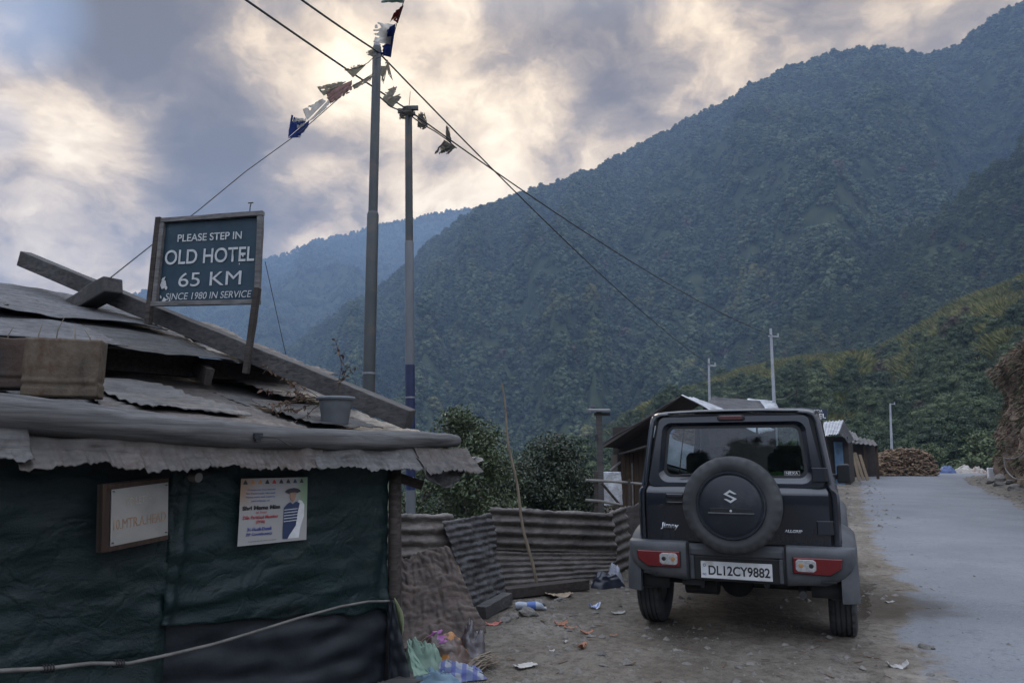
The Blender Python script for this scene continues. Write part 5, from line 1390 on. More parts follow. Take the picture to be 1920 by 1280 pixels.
# door furniture
mb = MB(); mb.prism([(-.50, 1.055), (-.39, 1.055), (-.36, 1.055), (-.36, .965), (-.50, .965)], -.040, -.028); hd = mb.build('door_handle', m_seal, gate, bevel=.006)
mb = MB(); mb.box((-.43, -.048, 1.035), (.13, .02, .03)); mb.build('grip', m_paint, hd, bevel=.007)
mb = MB(); mb.box((-.43, -.044, .985), (.12, .014, .012)); mb.build('lower_lip', m_paint, hd, bevel=.004)
mb = MB(); mb.lathe([(0, -.034), (.011, -.034), (.014, -.029)], 16, (-.535, 0, .955), 'Y'); mb.build('door_lock', m_seal, gate, smooth=True)
for z, x0 in ((1.20, .585), (.83, .60)):
    mb = MB(); mb.loft([[V((x, y, z + dz_)) for dz_ in (-.048, -.040, .040, .048)] for x, y in ((x0 - .035, yr(z) - .03), (x0 - .03, yr(z) - .052), (x0 + .045, yr(z) - .045), (x0 + .07, yr(z) - .015))], cap=False, closed=False); mb.build('door_hinge', m_paint, gate, solid=.01, bevel=.004)
mb = MB(); mb.prism([(-.085 + .0, 1.596), (.085, 1.596), (.10, 1.605), (.10, 1.627), (.085, 1.638), (-.085, 1.638), (-.10, 1.627), (-.10, 1.605)], yr(1.6) - .040, yr(1.6) - .01); hl = mb.build('brake_lamp', m_seal, gate, bevel=.005)
mb = MB(); mb.prism([(-.075, 1.602), (.075, 1.602), (.086, 1.610), (.086, 1.624), (.075, 1.632), (-.075, 1.632), (-.086, 1.624), (-.086, 1.610)], yr(1.6) - .046, yr(1.6) - .03); mb.build('lens', m_brake, hl, bevel=.004)
mb = MB(); mb.tube([(-.40, yr(1.19) - .01, 1.188), (-.22, yr(1.2) + .005, 1.194), (-.05, yr(1.2) + .005, 1.20)], .005, 6); mb.build('wiper', m_seal, gate, smooth=True)
ctext('Jimny', -.545, -.036, .782, .135, .052, m_chrome, gate, .006, .02, .12, tilt=-.03)
ctext('ALLGRIP', .345, -.036, .790, .12, .020, m_chrome, gate, .005, .02, .1)
# spare wheel
sx_, sz_, sy_ = .0, .985, -.128
mb = make_tyre(.347, .195, .225, 'Y'); spare = mb.build('spare_wheel', m_rubber, car, smooth=True, angle=50, loc=(sx_, sy_, sz_))
mb = MB(); mb.lathe([(0, -.100), (.205, -.098), (.212, -.094), (.214, -.086), (.222, -.086), (.228, -.098), (.238, -.098), (.244, -.080), (.235, -.03), (0, .0)], 72, (0, 0, 0), 'Y')
cover = mb.build('cover', m_cover, spare, smooth=True, angle=40)
mb = MB(); mb.box((0, -.101, -.035), (.30, .006, .034)); mb.build('slot', m_seal, spare, bevel=.002)
mb = MB(); mb.box((0, -.104, -.054), (.32, .014, .010)); mb.build('slot_ledge', m_plastic, spare, bevel=.003)
mb = MB(); mb.lathe([(0, -.106), (.008, -.106), (.010, -.100)], 12, (0, 0, -.036), 'Y'); mb.build('cover_lock', m_chrome, spare, smooth=True)
# maker's emblem: an angular S
S_ = [(-.046, .016), (-.002, .046), (.045, .018), (.028, .017), (-.002, .030), (-.020, .016), (.046, -.016), (.002, -.046), (-.045, -.018), (-.028, -.017), (.002, -.030), (.020, -.016)]
mb = MB(); mb.prism([(x, z + .065) for x, z in S_], -.108, -.099)
mb.build('emblem', m_chrome, spare)
# door mirrors
for s in (-1, 1):
    mb = MB(); mb.loft([[V((s * x, y, z)) for x, z in ((.74, 1.03), (.75, 1.015), (.85, 1.025), (.862, 1.05), (.86, 1.19), (.845, 1.205), (.76, 1.20), (.74, 1.18))] for y in (2.27, 2.29, 2.38)]); mm = mb.build('door_mirror', m_black, car, bevel=.012)
    mb = MB(); mb.add([(s * .75, 2.266, 1.035), (s * .85, 2.266, 1.04), (s * .848, 2.266, 1.19), (s * .76, 2.266, 1.185)], [(0, 1, 2, 3)]); mb.build('mirror_glass', m_seal, mm, solid=.003)
    mb = MB(); mb.box((s * .72, 2.34, 1.08), (.10, .05, .05)); mb.build('mirror_arm', m_black, mm, bevel=.01)
# cabin
mb = MB(); mb.loft([[V((-.64, y, .62)), V((-.64, y, z)), V((.64, y, z)), V((.64, y, .62))] for y, z in ((2.30, 1.08), (2.42, 1.10), (2.68, 1.06))]); mb.build('dashboard', m_seat, car, bevel=.02)
mb = MB(); ring_ = [V((.34 + .18 * cos(a), 2.14 - .05 * sin(a), 1.06 + .17 * sin(a))) for a in [2 * pi * i / 24 for i in range(25)]]; mb.tube(ring_, .014, 8, cap=False); mb.tube([(.34, 2.14, 1.06), (.34, 2.32, .98)], .03, 8); mb.build('steering_wheel', m_seat, car, smooth=True)
mb = MB(); mb.loft([[V((x, y, z)) for x, z in ((-.11, 1.44), (-.10, 1.425), (.11, 1.425), (.12, 1.44), (.115, 1.49), (-.105, 1.49))] for y in (2.26, 2.30)]); mb.tube([(0, 2.30, 1.48), (0, 2.40, 1.60)], .01, 6); mb.build('inside_mirror', m_seat, car, bevel=.006)
for s in (-1, 1):
    for yb_, zt_ in ((1.62, 1.18), (.78, 1.13)):
        mb = MB(); mb.loft([[V((s * .33 + x, yb_ + y0 + (z - .6) * -.16, z)) for x, y0 in ((-w_, 0), (-w_ * .8, -.05), (w_ * .8, -.05), (w_, 0), (w_ * .8, .07), (-w_ * .8, .07))] for z, w_ in ((.60, .24), (.9, .245), (zt_ - .05, .22), (zt_, .16))]); st = mb.build('seat', m_seat, car, bevel=.02)
        mb = MB(); hz = zt_ + .13; mb.loft([[V((s * .33 + x, yb_ + y0 - .10, z)) for x, y0 in ((-w_, 0), (-w_ * .7, -.04), (w_ * .7, -.04), (w_, 0), (w_ * .7, .05), (-w_ * .7, .05))] for z, w_ in ((hz - .08, .11), (hz - .05, .135), (hz + .05, .13), (hz + .085, .10))]); mb.build('headrest', m_seat, st, bevel=.015)
mb = MB(); mb.box((0, .30, .62), (1.20, .5, .10)); mb.build('luggage_floor', m_seat, car)
mb = MB(); mb.grid(lambda a, b: V(((a * 2 - 1) * .56, .08 + 2.3 * b, 1.625 + .02 * (1 - (a * 2 - 1) ** 2))), 8, 8); mb.build('headlining', m_seat, car, smooth=True, solid=.006)
# green cloth lying behind the back seat
cl = MB(); cl.grid(lambda a, b: V((.16 + .24 * a, .42 + .2 * b, 1.13 + .055 * sin(pi * a) + .03 * noise.noise(V((a * 4, b * 4, 2))))), 14, 10)
gc = cl.build('green_cloth', m_greenc, None, smooth=True, solid=.004, angle=180)
gc.matrix_world = Matrix.Translation(car.location) @ car.rotation_euler.to_matrix().to_4x4()
tag(gc, 'crumpled green cloth seen through the rear window of the car', 'cloth')
# ================================================================== HOUSES, POLES AND BANK UP THE ROAD
def slab(mb, c4, th=.03):
    A, B, C_, D = [V(c_) for c_ in c4]; n_ = (B - A).cross(D - A).normalized() * th
    vs = [A, B, C_, D, A + n_, B + n_, C_ + n_, D + n_]
    return mb.add(vs, [(3, 2, 1, 0), (4, 5, 6, 7), (0, 1, 5, 4), (1, 2, 6, 5), (2, 3, 7, 6), (3, 0, 4, 7)])
def corr_sheet(c4, nu=60, nv=8, amp=.02, pitch=.12, along='u', seed=0):
    A, B, C_, D = [V(c_) for c_ in c4]; n_ = (B - A).cross(D - A).normalized(); Lu = (B - A).length; Lv = (D - A).length
    def fn(a, b):
        p_ = A.lerp(B, a).lerp(D.lerp(C_, a), b); q = a * Lu if along == 'u' else b * Lv
        return p_ + n_ * (amp * sin(2 * pi * q / pitch) + .03 * noise.noise(V((a * 3, b * 3, seed))))
    return MB().grid(fn, nu, nv)
def gz_at(px, Y):
    p_ = at(px, 854, Y); return V((p_.x, p_.y, ground_z(p_.x, p_.y)))
m_silver = tin_mat('silver_sheet', (.50, .52, .55), (.3, .28, .26), .75, metal=.3, rough=.35, dirt=(.25, .25, .26))
# ---- brown plank house behind the car
h2 = thing('plank_house', 'brown plank house with dark gable roof half hidden behind the car', 'house', tuple(gz_at(1230, 14.5)))
ho = h2.location.copy()
def h2b(mb, n_, m_, **k): return local_to(mb, ho).build(n_, m_, h2, **k)
apF, apB = at(1276, 746, 15.0), at(1318, 756, 21.0)
elF, elB = at(1132, 838, 13.2), at(1178, 842, 19.0)
erF, erB = at(1420, 812, 12.8), at(1452, 806, 18.0)
mb = MB(); slab(mb, (elF, apF, apB, elB), .05); h2b(mb, 'roof', m_wood_dark)
dz_ = V((0, 0, .055))
mb = corr_sheet((elF + dz_ + V((-.06, -.06, -.02)), apF + dz_ + V((.02, -.06, 0)), apB + dz_, elB + dz_), 60, 20, .015, .12, 'v'); h2b(mb, 'roof_sheet', m_roof_tin2, smooth=True, solid=.006, angle=180)
mb = corr_sheet((apF + dz_ + V((0, -.08, 0)), apB + dz_, erB, erF), 50, 20, .02, .15, 'u'); h2b(mb, 'roof_sheet', m_silver, smooth=True, solid=.006, angle=180)
def vwall(mb, a, b, z0, z1, th=.05):
    a, b = V(a), V(b); d = (b - a).normalized(); n_ = V((-d.y, d.x, 0)) * th
    vs = [V((a.x, a.y, z0)), V((b.x, b.y, z0)), V((b.x, b.y, z1)), V((a.x, a.y, z1))]; vs += [v + n_ for v in vs]
    return mb.add(vs, [(0, 1, 2, 3), (7, 6, 5, 4), (0, 4, 5, 1), (1, 5, 6, 2), (2, 6, 7, 3), (3, 7, 4, 0)])
wa, wb_ = gz_at(1164, 14.2), gz_at(1300, 13.4)
mb = MB(); zt_ = at(1164, 850, 14.2).z
for k in range(16):
    a = wa.lerp(wb_, k / 16); b = wa.lerp(wb_, (k + .94) / 16); vwall(mb, a + V((0, .012 * (k % 3), 0)), b + V((0, .012 * (k % 3), 0)), wa.z - .6, zt_ + random.uniform(-.01, .02) + .012 * k)
h2b(mb, 'plank_wall', m_wood_brown)
wc, wd_ = gz_at(1150, 16.5), gz_at(1330, 16.5)
mb = MB(); vwall(mb, wc, wd_, wc.z - .5, at(1200, 800, 16.5).z); h2b(mb, 'back_wall', m_wood_dark)
mb = MB(); vwall(mb, wa + V((-.0, .1, 0)), wc, wa.z - .5, zt_ - .02); h2b(mb, 'side_wall', m_wood_dark)
mb = MB(); slab(mb, (at(1160, 853, 13.6), at(1216, 836, 13.0), at(1222, 846, 14.6), at(1166, 850, 14.9)), .03); h2b(mb, 'awning', m_roof_tin)
mb = MB(); mb.tube([at(1143, 882, 13.4), at(1163, 866, 13.7)], .022, 7); h2b(mb, 'awning_pole', m_bamboo_grey)
mb = MB(); mb.tube([at(1185, 868, 13.75), at(1187, 960, 13.75)], .014, 6); h2b(mb, 'pipe', m_bamboo_grey)
# further roofs up the road, over the roof of the car
for nm, lab, c4, mt in (('roofed_shed', 'low shed with dark ridged roof sheets behind the plank house', (at(1318, 766, 20), at(1336, 745, 22.5), at(1424, 752, 24), at(1440, 774, 20.5)), m_roof_tin2),
                        ('roofed_shed', 'shed with a pale edged flat sheet roof beyond the dark ridged shed', (at(1395, 757, 24), at(1402, 748, 27), at(1452, 752, 28.5), at(1462, 770, 24.5)), m_silver)):
    b0 = gz_at(1380, (c4[0].y + c4[3].y) / 2 + 1.5); o = thing(nm, lab, 'shed', tuple(b0))
    mb = corr_sheet(c4, 70, 10, .03, .22, 'u'); local_to(mb, b0).build('roof', mt, o, smooth=True, solid=.01, angle=180)
    mb = MB(); vwall(mb, c4[0] + V((0, .5, 0)), c4[3] + V((0, .5, 0)), b0.z - .3, min(c4[0].z, c4[3].z) - .02); local_to(mb, b0).build('wall', m_wood_dark, o)
# solar lamp post by the plank house
lb0 = gz_at(1126, 12.6); lt0 = at(1123, 772, 12.6)
sl = thing('lamp_post', 'wooden post carrying a small flat solar lamp panel', 'lamp post', tuple(lb0))
mb = MB(); mb.bar(V((0, 0, -.5)), lt0 - lb0, .095, .095, up=(0, 1, 0), nseg=5, jit=.004); mb.build('post', m_wood_grey, sl)
mb = MB(); mb.box(lt0 - lb0 + V((0, -.02, .03)), (.36, .22, .03), Matrix.Rotation(.10, 3, 'X')); mb.build('panel', m_band, sl, bevel=.004)
mb = MB(); mb.box(lt0 - lb0 + V((.05, 0, -.04)), (.26, .10, .05)); mb.build('bracket', m_wood_dark, sl)
mb = MB(); mb.box(lt0 - lb0 + V((-.06, -.07, -.42)), (.05, .05, .10)); mb.build('switch_box', m_black, sl, bevel=.006)
# silver sheet and pole railing
mb = corr_sheet((at(1124, 884, 13.1), at(1164, 884, 13.3), at(1168, 946, 13.3), at(1126, 948, 13.1)), 30, 30, .0, .2, 'u', 3)
o = (at(1145, 946, 13.2)); tag(local_to(mb, o).build('silver_sheet', m_silver, smooth=True, solid=.004, loc=o), 'bright silver sheet hung behind the pole railing', 'sheet')
rb = gz_at(1118, 12.2); rl = thing('pole_railing', 'rough railing of thin poles in front of the plank house', 'railing', tuple(rb))
for a, b, r_ in ((at(1098, 900, 12.1), at(1215, 908, 12.3), .024), (at(1098, 937, 12.1), at(1166, 946, 12.2), .024)):
    mb = MB(); mb.tube([a, a.lerp(b, .4) + V((0, 0, .012)), b], [r_, r_ * .95, r_ * .8], 8); local_to(mb, rb).build('rail', m_bamboo_grey, rl, smooth=True)
for px, y0, y1 in ((1118, 884, 990), (1180, 898, 960)):
    mb = MB(); mb.tube([at(px, y0, 12.2), at(px, y1, 12.2)], .035 if px < 1150 else .02, 8); local_to(mb, rb).build('post', m_wood_dark, rl, smooth=True)
mb = MB(); mb.bar(at(1128, 905, 12.3), at(1164, 948, 12.4), .04, .03); local_to(mb, rb).build('brace', m_wood_dark, rl)

m_thin = M('pale_pole_paint', (.26, .275, .30), (.36, .375, .40), scale=4, rough=.5)
# ---- thin poles
def thin_pole(label, px0, px1, py1, Y, r_, mat, arm=None):
    b0 = gz_at(px0, Y); t0 = at(px1, py1, Y); o = thing('thin_pole', label, 'pole', tuple(b0))
    mb = MB(); mb.tube([V((0, 0, -.4)), (t0 - b0) * .5, t0 - b0], [r_, r_ * .9, r_ * .65], 10); mb.build('tube', mat, o, smooth=True)
    if arm:
        for az_, dx0, dx1 in arm:
            mb = MB(); mb.bar(t0 - b0 + V((dx0, 0, -az_)), t0 - b0 + V((dx1, 0, -az_ - .02)), .05, .05)
            mb.tube([t0 - b0 + V((dx1, 0, -az_ - .03)), t0 - b0 + V((dx1, 0, -az_ + .10))], .03, 8); mb.build('insulator_arm', mat, o)
    return o
thin_pole('shorter thin pale pole above the car roof left of centre', 1331, 1329, 672, 27, .055, m_thin, [(.25, 0, .22)])
thin_pole('taller thin pale pole above the car roof', 1456, 1445, 616, 27.5, .07, m_thin, [(.28, -.1, .26)])
thin_pole('thin pale post behind the firewood heap', 1671, 1669, 756, 43, .075, m_thin, [(.03, 0, .25)])
thin_pole('short black aerial rod beyond the car roof', 1495, 1493, 730, 21, .025, m_black)
cable('thin wire from the black aerial to the taller thin pole', [at(1493, 734, 21), at(1453, 748, 27.4)], .012, [.08], None, 8)
cable('thin wire from the pale post across the road to the bank', [at(1673, 758, 43), at(1940, 764, 34)], .010, [.15], None, 10)

# ---- blue hotel board, half hidden by the car
hb0 = gz_at(1520, 24); hs = thing('hotel_board', 'small dark blue hotel board on a post, half hidden by the car', 'sign', tuple(hb0))
a, b, c_, d = at(1500, 764, 24), at(1550, 767, 24), at(1549, 786, 24), at(1500, 784, 24)
mb = MB(); slab(mb, (d, c_, b, a), .03); local_to(mb, hb0).build('board', M('navy_board', (.02, .03, .06), (.03, .04, .075), rough=.5), hs)
mb = MB(); mb.bar((0, .05, 0), a.lerp(b, .4) - hb0 + V((0, .05, 0)), .06, .06, up=(0, 1, 0)); mb.build('post', m_wood_dark, hs)
text_mesh('HOTEL', 'lettering', m_white, hs, d.lerp(c_, .14) - hb0 + V((0, -.035, .03)), (1, 0, -.04), (0, 0, 1), width=.70, height=.15, ext=.004, offset=.02)
text_mesh('HONDA', 'lettering', m_white, hs, d.lerp(c_, .34) - hb0 + V((0, -.035, .215)), (1, 0, -.04), (0, 0, 1), width=.44, height=.085, ext=.004, offset=.02)

# ---- far shacks with silver roof
b3 = gz_at(1570, 27); h3 = thing('silver_roofed_shack', 'small dark shack with bright silver roof and blue door beside the road', 'shack', tuple(b3))
def h3b(mb, n_, m_, **k): return local_to(mb, b3).build(n_, m_, h3, **k)
mb = corr_sheet((at(1545, 790, 29), at(1582, 788, 29.5), at(1572, 813, 26.8), at(1540, 818, 26.2)), 36, 10, .02, .18, 'u', 5); h3b(mb, 'roof', m_silver, smooth=True, solid=.01, angle=180)
mb = corr_sheet((at(1582, 788, 29.5), at(1601, 825, 30.5), at(1592, 832, 27), at(1573, 812, 26.9)), 20, 10, .02, .18, 'u', 5); h3b(mb, 'roof', m_roof_tin2, smooth=True, solid=.01, angle=180)
mb = MB(); vwall(mb, gz_at(1530, 27.5), gz_at(1592, 27.8), b3.z - .3, at(1560, 818, 27.5).z); vwall(mb, gz_at(1592, 27.86), gz_at(1600, 31), b3.z - .3, at(1592, 826, 28).z); h3b(mb, 'wall', m_wood_dark)
mb = MB(); vwall(mb, gz_at(1566, 27.45), gz_at(1581, 27.55), b3.z, at(1572, 828, 27.4).z, .04); h3b(mb, 'door', M('blue_door_paint', (.07, .14, .23), (.12, .20, .30), rough=.6), )
b4 = gz_at(1618, 33); h4 = thing('lean_to', 'low dark lean-to with sagging flat tin roof next to the firewood', 'lean-to', tuple(b4))
def h4b(mb, n_, m_, **k): return local_to(mb, b4).build(n_, m_, h4, **k)
mb = corr_sheet((at(1592, 815, 36), at(1640, 826, 36.5), at(1648, 836, 32.5), at(1594, 830, 31.5)), 30, 8, .03, .25, 'u', 2); h4b(mb, 'roof', m_roof_tin, smooth=True, solid=.012, angle=180)
mb = corr_sheet((at(1590, 806, 34.5), at(1604, 812, 35), at(1612, 826, 33), at(1592, 826, 32.6)), 16, 8, .03, .25, 'u', 4); h4b(mb, 'roof', m_tin_pale, smooth=True, solid=.012, angle=180)
mb = MB(); vwall(mb, gz_at(1590, 35.5), gz_at(1645, 36.2), b4.z - .3, at(1620, 832, 35.6).z); h4b(mb, 'wall', m_wood_dark)
for px in (1597, 1622, 1643):
    mb = MB(); mb.tube([gz_at(px, 32.6) - V((0, 0, .2)), at(px, 836, 32.6)], .06, 7); h4b(mb, 'post', m_wood_brown)
for i, (x0, x1, y1, lab) in enumerate(((1608, 1600, 850, 'pale plank leaning on the lean-to, left of two longer planks'), (1616, 1603, 848, 'pale plank leaning on the lean-to, middle of three'), (1624, 1612, 852, 'pale plank leaning on the lean-to, nearest the firewood'))):
    a, b = gz_at(x0, 31.2), at(x1, y1, 31.9); mb = MB(); mb.bar(V((0, 0, 0)), b - a, .12, .04, up=(0, 1, 0)); tag(mb.build('plank', m_wood_pale, loc=a), lab, 'plank', 'planks leaning on the lean-to')
# firewood heap: hundreds of split pieces nobody could count
rnd = random.Random(5); mb = MB(); f0 = gz_at(1688, 37); fx = (f0 - gz_at(1640, 37.0)).length
for k in range(1500):
    u = rnd.uniform(-1, 1); hmax = 1.30 * (1 - abs(u * .9) ** 5) * (1 if u > -.2 else .86 + .3 * (u + 1) * .5)
    z = rnd.uniform(0, 1) ** .8 * hmax; dpt = rnd.uniform(0, 1.2) * (1 - .3 * z)
    c_ = V((u * 1.42, -dpt * .5 + rnd.gauss(0, .05), z)); L = rnd.uniform(.25, .5); r_ = rnd.uniform(.025, .055)
    d_ = V((rnd.gauss(0, .55), -1, rnd.gauss(0, .25))).normalized() if rnd.random() < .6 else V((1, rnd.gauss(0, .4), rnd.gauss(0, .4))).normalized()
    mb.tube([c_ - d_ * L * .5, c_ + d_ * L * .5], r_, 5)
fw_ = mb.build('firewood', M('firewood_bark', (.07, .045, .028), (.34, .235, .145), scale=3.5, detail=8, rough=.85, lo=.35, hi=.62), loc=f0); tag(fw_, kind='stuff')
mb = MB(); mb.grid(lambda a, b: f0 + V((.10 + .95 * a, -.55 + .9 * b, 1.30 - .28 * (a - .2) ** 2 * 1.8 + .06 * noise.noise(V((a * 5, b * 5, 1))))), 20, 8); tag(mb.build('cover_sheet', m_tin_pale, smooth=True, solid=.01), 'pale sheet covering the top of the firewood heap', 'sheet')

# ---- road end: tarpaulin heap, rubbish, white post
def heap(name, label, cat, c_, rx, ry, h_, mat, seed, group=None, nu=28, nv=18, rot=0.0, amp=.35, fq=2.2):
    c_ = V(c_)
    def fn(a, b):
        th = 2 * pi * a; r_ = 1 - b; rr = r_ ** .75
        k = 1 + amp * noise.noise(V((cos(th) * 1.3, sin(th) * 1.3, seed)))
        x, y = rx * rr * k * cos(th), ry * rr * k * sin(th)
        z = h_ * (1 - r_ ** 2.2) * (1 + amp * noise.noise(V((x / rx * fq, y / ry * fq, seed + 3)))) + h_ * .22 * noise.noise(V((x / rx * fq * 2.6, y / ry * fq * 2.6, seed + 9))) * (1 - r_ ** 4)
        x += rx * .10 * noise.noise(V((a * 9, b * 7, seed))); y += ry * .10 * noise.noise(V((a * 9, b * 7, seed + 5)))
        return V((x * cos(rot) - y * sin(rot), x * sin(rot) + y * cos(rot), max(-.01, z)))
    mb = MB(); mb.grid(fn, nu, nv); o = mb.build(name, mat, smooth=True, loc=c_, angle=180)
    return tag(o, label, cat, group)
m_btarp = M('blue_tarp', (.03, .06, .16), (.06, .10, .24), scale=3, rough=.45, bmp=.4)
heap('tarpaulin_heap', 'blue tarpaulin heap at the far end of the road', 'tarpaulin', gnd(1788, 884) + V((0, .6, 0)), .55, .4, .38, m_btarp, 2)
m_rub = M('mixed_rubbish', (.30, .26, .22), (.42, .40, .37), scale=5, rough=.8, c3=(.22, .09, .06), s3=2.5)
heap('rubbish_heap', 'pale rubbish heap beside the blue tarpaulin at the road end', 'rubbish', gnd(1824, 883) + V((0, .5, 0)), .8, .4, .38, m_rub, 6, amp=.7)
heap('rubbish_heap', 'small whitish rubbish heap near the white post', 'rubbish', gnd(1847, 883) + V((0, .5, 0)), .35, .3, .32, m_rub, 8, amp=.6)
pb_ = gnd(1859, 897); mb = MB(); mb.box((0, 0, .22), (.28, .12, .44)); tag(mb.build('kilometre_stone', m_white, bevel=.03, loc=pb_), 'white painted marker stone at the right edge of the road', 'marker stone')

# ---- cut bank on the right
m_bank = M('bank_earth', (.06, .040, .028), (.16, .115, .08), scale=1.2, detail=9, rough=.95, bmp=.9, dist=.12, c3=(.06, .05, .035), s3=1.1)
base = []
for px, py in ((2250, 1010), (2060, 955), (1950, 925), (1890, 903), (1872, 892)): base.append(gnd(px, py))
e_ = base[-1]; base += [e_ + V((1.0, 1.4, 0)), e_ + V((3.5, 2.2, 0)), e_ + V((8, 2.5, 0))]
cum = [0]
for a, b in zip(base, base[1:]): cum.append(cum[-1] + (b - a).length)
def along(f):
    L = f * cum[-1]
    for i in range(len(base) - 1):
        if L <= cum[i + 1] + 1e-6:
            k = (L - cum[i]) / (cum[i + 1] - cum[i]); d = (base[i + 1] - base[i]).normalized(); return base[i].lerp(base[i + 1], k), d
    return base[-1], (base[-1] - base[-2]).normalized()
def bankp(f, v):
    p_, d = along(f); d2_ = (along(min(1, f + .03))[0] - along(max(0, f - .03))[0]).normalized()
    back = V((d2_.y, -d2_.x, 0)); hgt = 4.7 + .5 * noise.noise(V((f * 6, 2, 0)))
    if v <= 1:
        out = -.35 * sin(pi * v) * 0 + .9 * v ** 1.3 - .5 * sstep(.75, 1, v)
        z = hgt * v
    else: out = .4 + (v - 1) * 14; z = hgt + (v - 1) * 5
    q = p_ + back * out + V((0, 0, z - .15))
    k = .38 * noise.noise(q * .7) + .2 * noise.noise(q * 1.9) + .10 * noise.noise(q * 5)
    return q - back * k * (1 if v < 1.05 else .4) + V((0, 0, .12 * noise.noise(q * 1.3 + V((9, 9, 9)))))
mb = MB(); mb.grid(lambda a, b: bankp(a, b * 1.4), 150, 60); tag(mb.build('earth_bank', m_bank, smooth=True, angle=180), kind='structure')
rnd = random.Random(9)
m_drygrass = M('dry_brush', (.065, .042, .028), (.17, .12, .08), scale=2, rough=.9); m_drygreen = M('dull_green_brush', (.035, .042, .016), (.085, .085, .035), scale=2, rough=.9)
mb = MB()
for k in range(14000):
    f = rnd.uniform(.22, .86); v = rnd.uniform(.02, 1.05) ** .8
    p_ = bankp(f, v); n_ = (p_ - bankp(f, v) ); cl_ = noise.noise(p_ * .9 + V((3, 1, 2)))
    if cl_ < -.12 and v < .9: continue
    d_, dd = along(f); out = V((-dd.y, dd.x, 0))
    L = rnd.uniform(.06, .28) * (1.3 if v > .85 else 1); wdt = rnd.uniform(.010, .03)
    dirn = (out * rnd.uniform(.2, 1) + V((rnd.gauss(0, .5), rnd.gauss(0, .5), rnd.uniform(-1.0, .5)))).normalized()
    sd = dirn.cross(V((rnd.gauss(0, 1), rnd.gauss(0, 1), rnd.gauss(0, 1)))).normalized() * wdt
    mb.cur = 0 if cl_ < .18 or rnd.random() < .4 else 1
    m_ = p_ + dirn * L * .55 + V((0, 0, -.05 * L)); e2_ = p_ + dirn * L + V((0, 0, -.28 * L))
    mb.add([p_ - sd, p_ + sd, m_ + sd * .8, e2_, m_ - sd * .8], [(0, 1, 2, 4), (4, 2, 3)])
tag(mb.build('dry_brush', [m_drygrass, m_drygreen], recalc=False), kind='stuff')
cable('pale loose hose hanging down the earth bank', [at(1925, 840, 21.5), at(1905, 858, 22), at(1882, 858, 22.5), at(1886, 880, 22.3), at(1905, 897, 21.6), at(1930, 899, 21)], .018, [.05, .02, .02, .05, .01], None, 8).data.materials[0] = m_bamboo_grey

# ---- individual trees at the foot of the hillside beyond the road end
def far_tree(seed, hgt, rad, nleaf, ls):
    return near_tree('broadleaf_tree', 'x', 'tree', V((0, 0, 0)), hgt, rad, seed, nleaf, ls, 12, .12, .45, m_leaf)
tree_kinds = [far_tree(51, 9.5, 3.6, 5200, .34), far_tree(52, 7.5, 3.4, 4800, .32), far_tree(53, 11.5, 3.4, 5200, .34)]
tree_labels = ['broad dark green tree among the trees beyond the road end', 'low rounded green tree among the trees beyond the road end', 'tall dark tree standing over the trees beyond the road end']
spots = [(1560, 60, 1, .45), (1600, 66, 2, .45), (1632, 58, 1, .42), (1655, 72, 0, .55), (1700, 62, 0, .5), (1728, 70, 2, .6), (1756, 58, 1, .6), (1778, 66, 0, .68), (1806, 60, 2, .62), (1835, 56, 1, .72), (1862, 63, 0, .8), (1890, 70, 2, .85), (1915, 58, 0, .8), (1680, 82, 2, .6), (1745, 84, 0, .75), (1800, 80, 2, .8), (1850, 84, 0, .95), (1905, 86, 2, 1.0),
         (1240, 60, 0, .4), (1300, 66, 1, .45), (1360, 58, 0, .4), (1420, 68, 2, .4), (1480, 62, 0, .45), (1200, 52, 1, .4), (1150, 46, 0, .4), (1090, 50, 1, .45)]
used = set()
for i, (px, Y, k, sc) in enumerate(spots):
    src = tree_kinds[k]; o = src if k not in used else copy_tree(src); used.add(k)
    q = at(px, 854, Y); s_, w__ = sw(q.x, q.y)
    o.location = (q.x, q.y, ground_z(q.x, q.y, False) - .3); o.rotation_euler = (0, 0, i * 1.37); o.scale = (sc * rnd.uniform(.9, 1.1), sc * rnd.uniform(.9, 1.1), sc * .8)
    o['label'] = tree_labels[k]; o['group'] = 'trees beyond the road end'
# ================================================================== RUBBISH BY THE HUT, LITTER, STONES
def sheet_lit(name, label, cat, px, py, L, Wd, mat, seed, rot=0, curl=.5, group=None, lift=.01):
    c_ = gnd(px, py); L *= .8; Wd *= .8
    def fn(a, b):
        x = (a - .5) * L; y = (b - .5) * Wd * (1 + .5 * noise.noise(V((a * 3, seed, 0))))
        z = lift + curl * L * .35 * ((a - .5) ** 2 * 2 + noise.noise(V((a * 2.4, b * 2.4, seed))) * .5 + .22 * noise.noise(V((a * 7, b * 7, seed))) + .16 * noise.noise(V((a * 13, b * 13, seed + 2))))
        return V((x * cos(rot) - y * sin(rot), x * sin(rot) + y * cos(rot), max(.003, z)))
    mb = MB(); mb.grid(fn, 26, 16); return tag(mb.build(name, mat, smooth=True, solid=.002, loc=c_, angle=180), label, cat, group)
m_peel = M('orange_peel', (.24, .10, .055), (.34, .16, .095), scale=20, rough=.7, bmp=.2)
m_peel_in = M('pale_wrapper', (.28, .265, .245), (.40, .385, .36), scale=10, rough=.6)
m_bluew = M('blue_white_wrapper', (.12, .18, .42), (.55, .57, .62), scale=18, rough=.4, lo=.45, hi=.52)
m_redw = M('red_wrapper', (.30, .07, .05), (.38, .12, .09), scale=12, rough=.5)
m_cardb = M('cardboard', (.20, .15, .10), (.30, .23, .16), scale=6, rough=.85)
PE = 'orange peel scraps on the dirt'
sheet_lit('peel', 'orange peel scrap, largest one farthest from the hut', 'peel', 1052, 1172, .13, .06, m_peel, 1, .3, 1.1, PE)
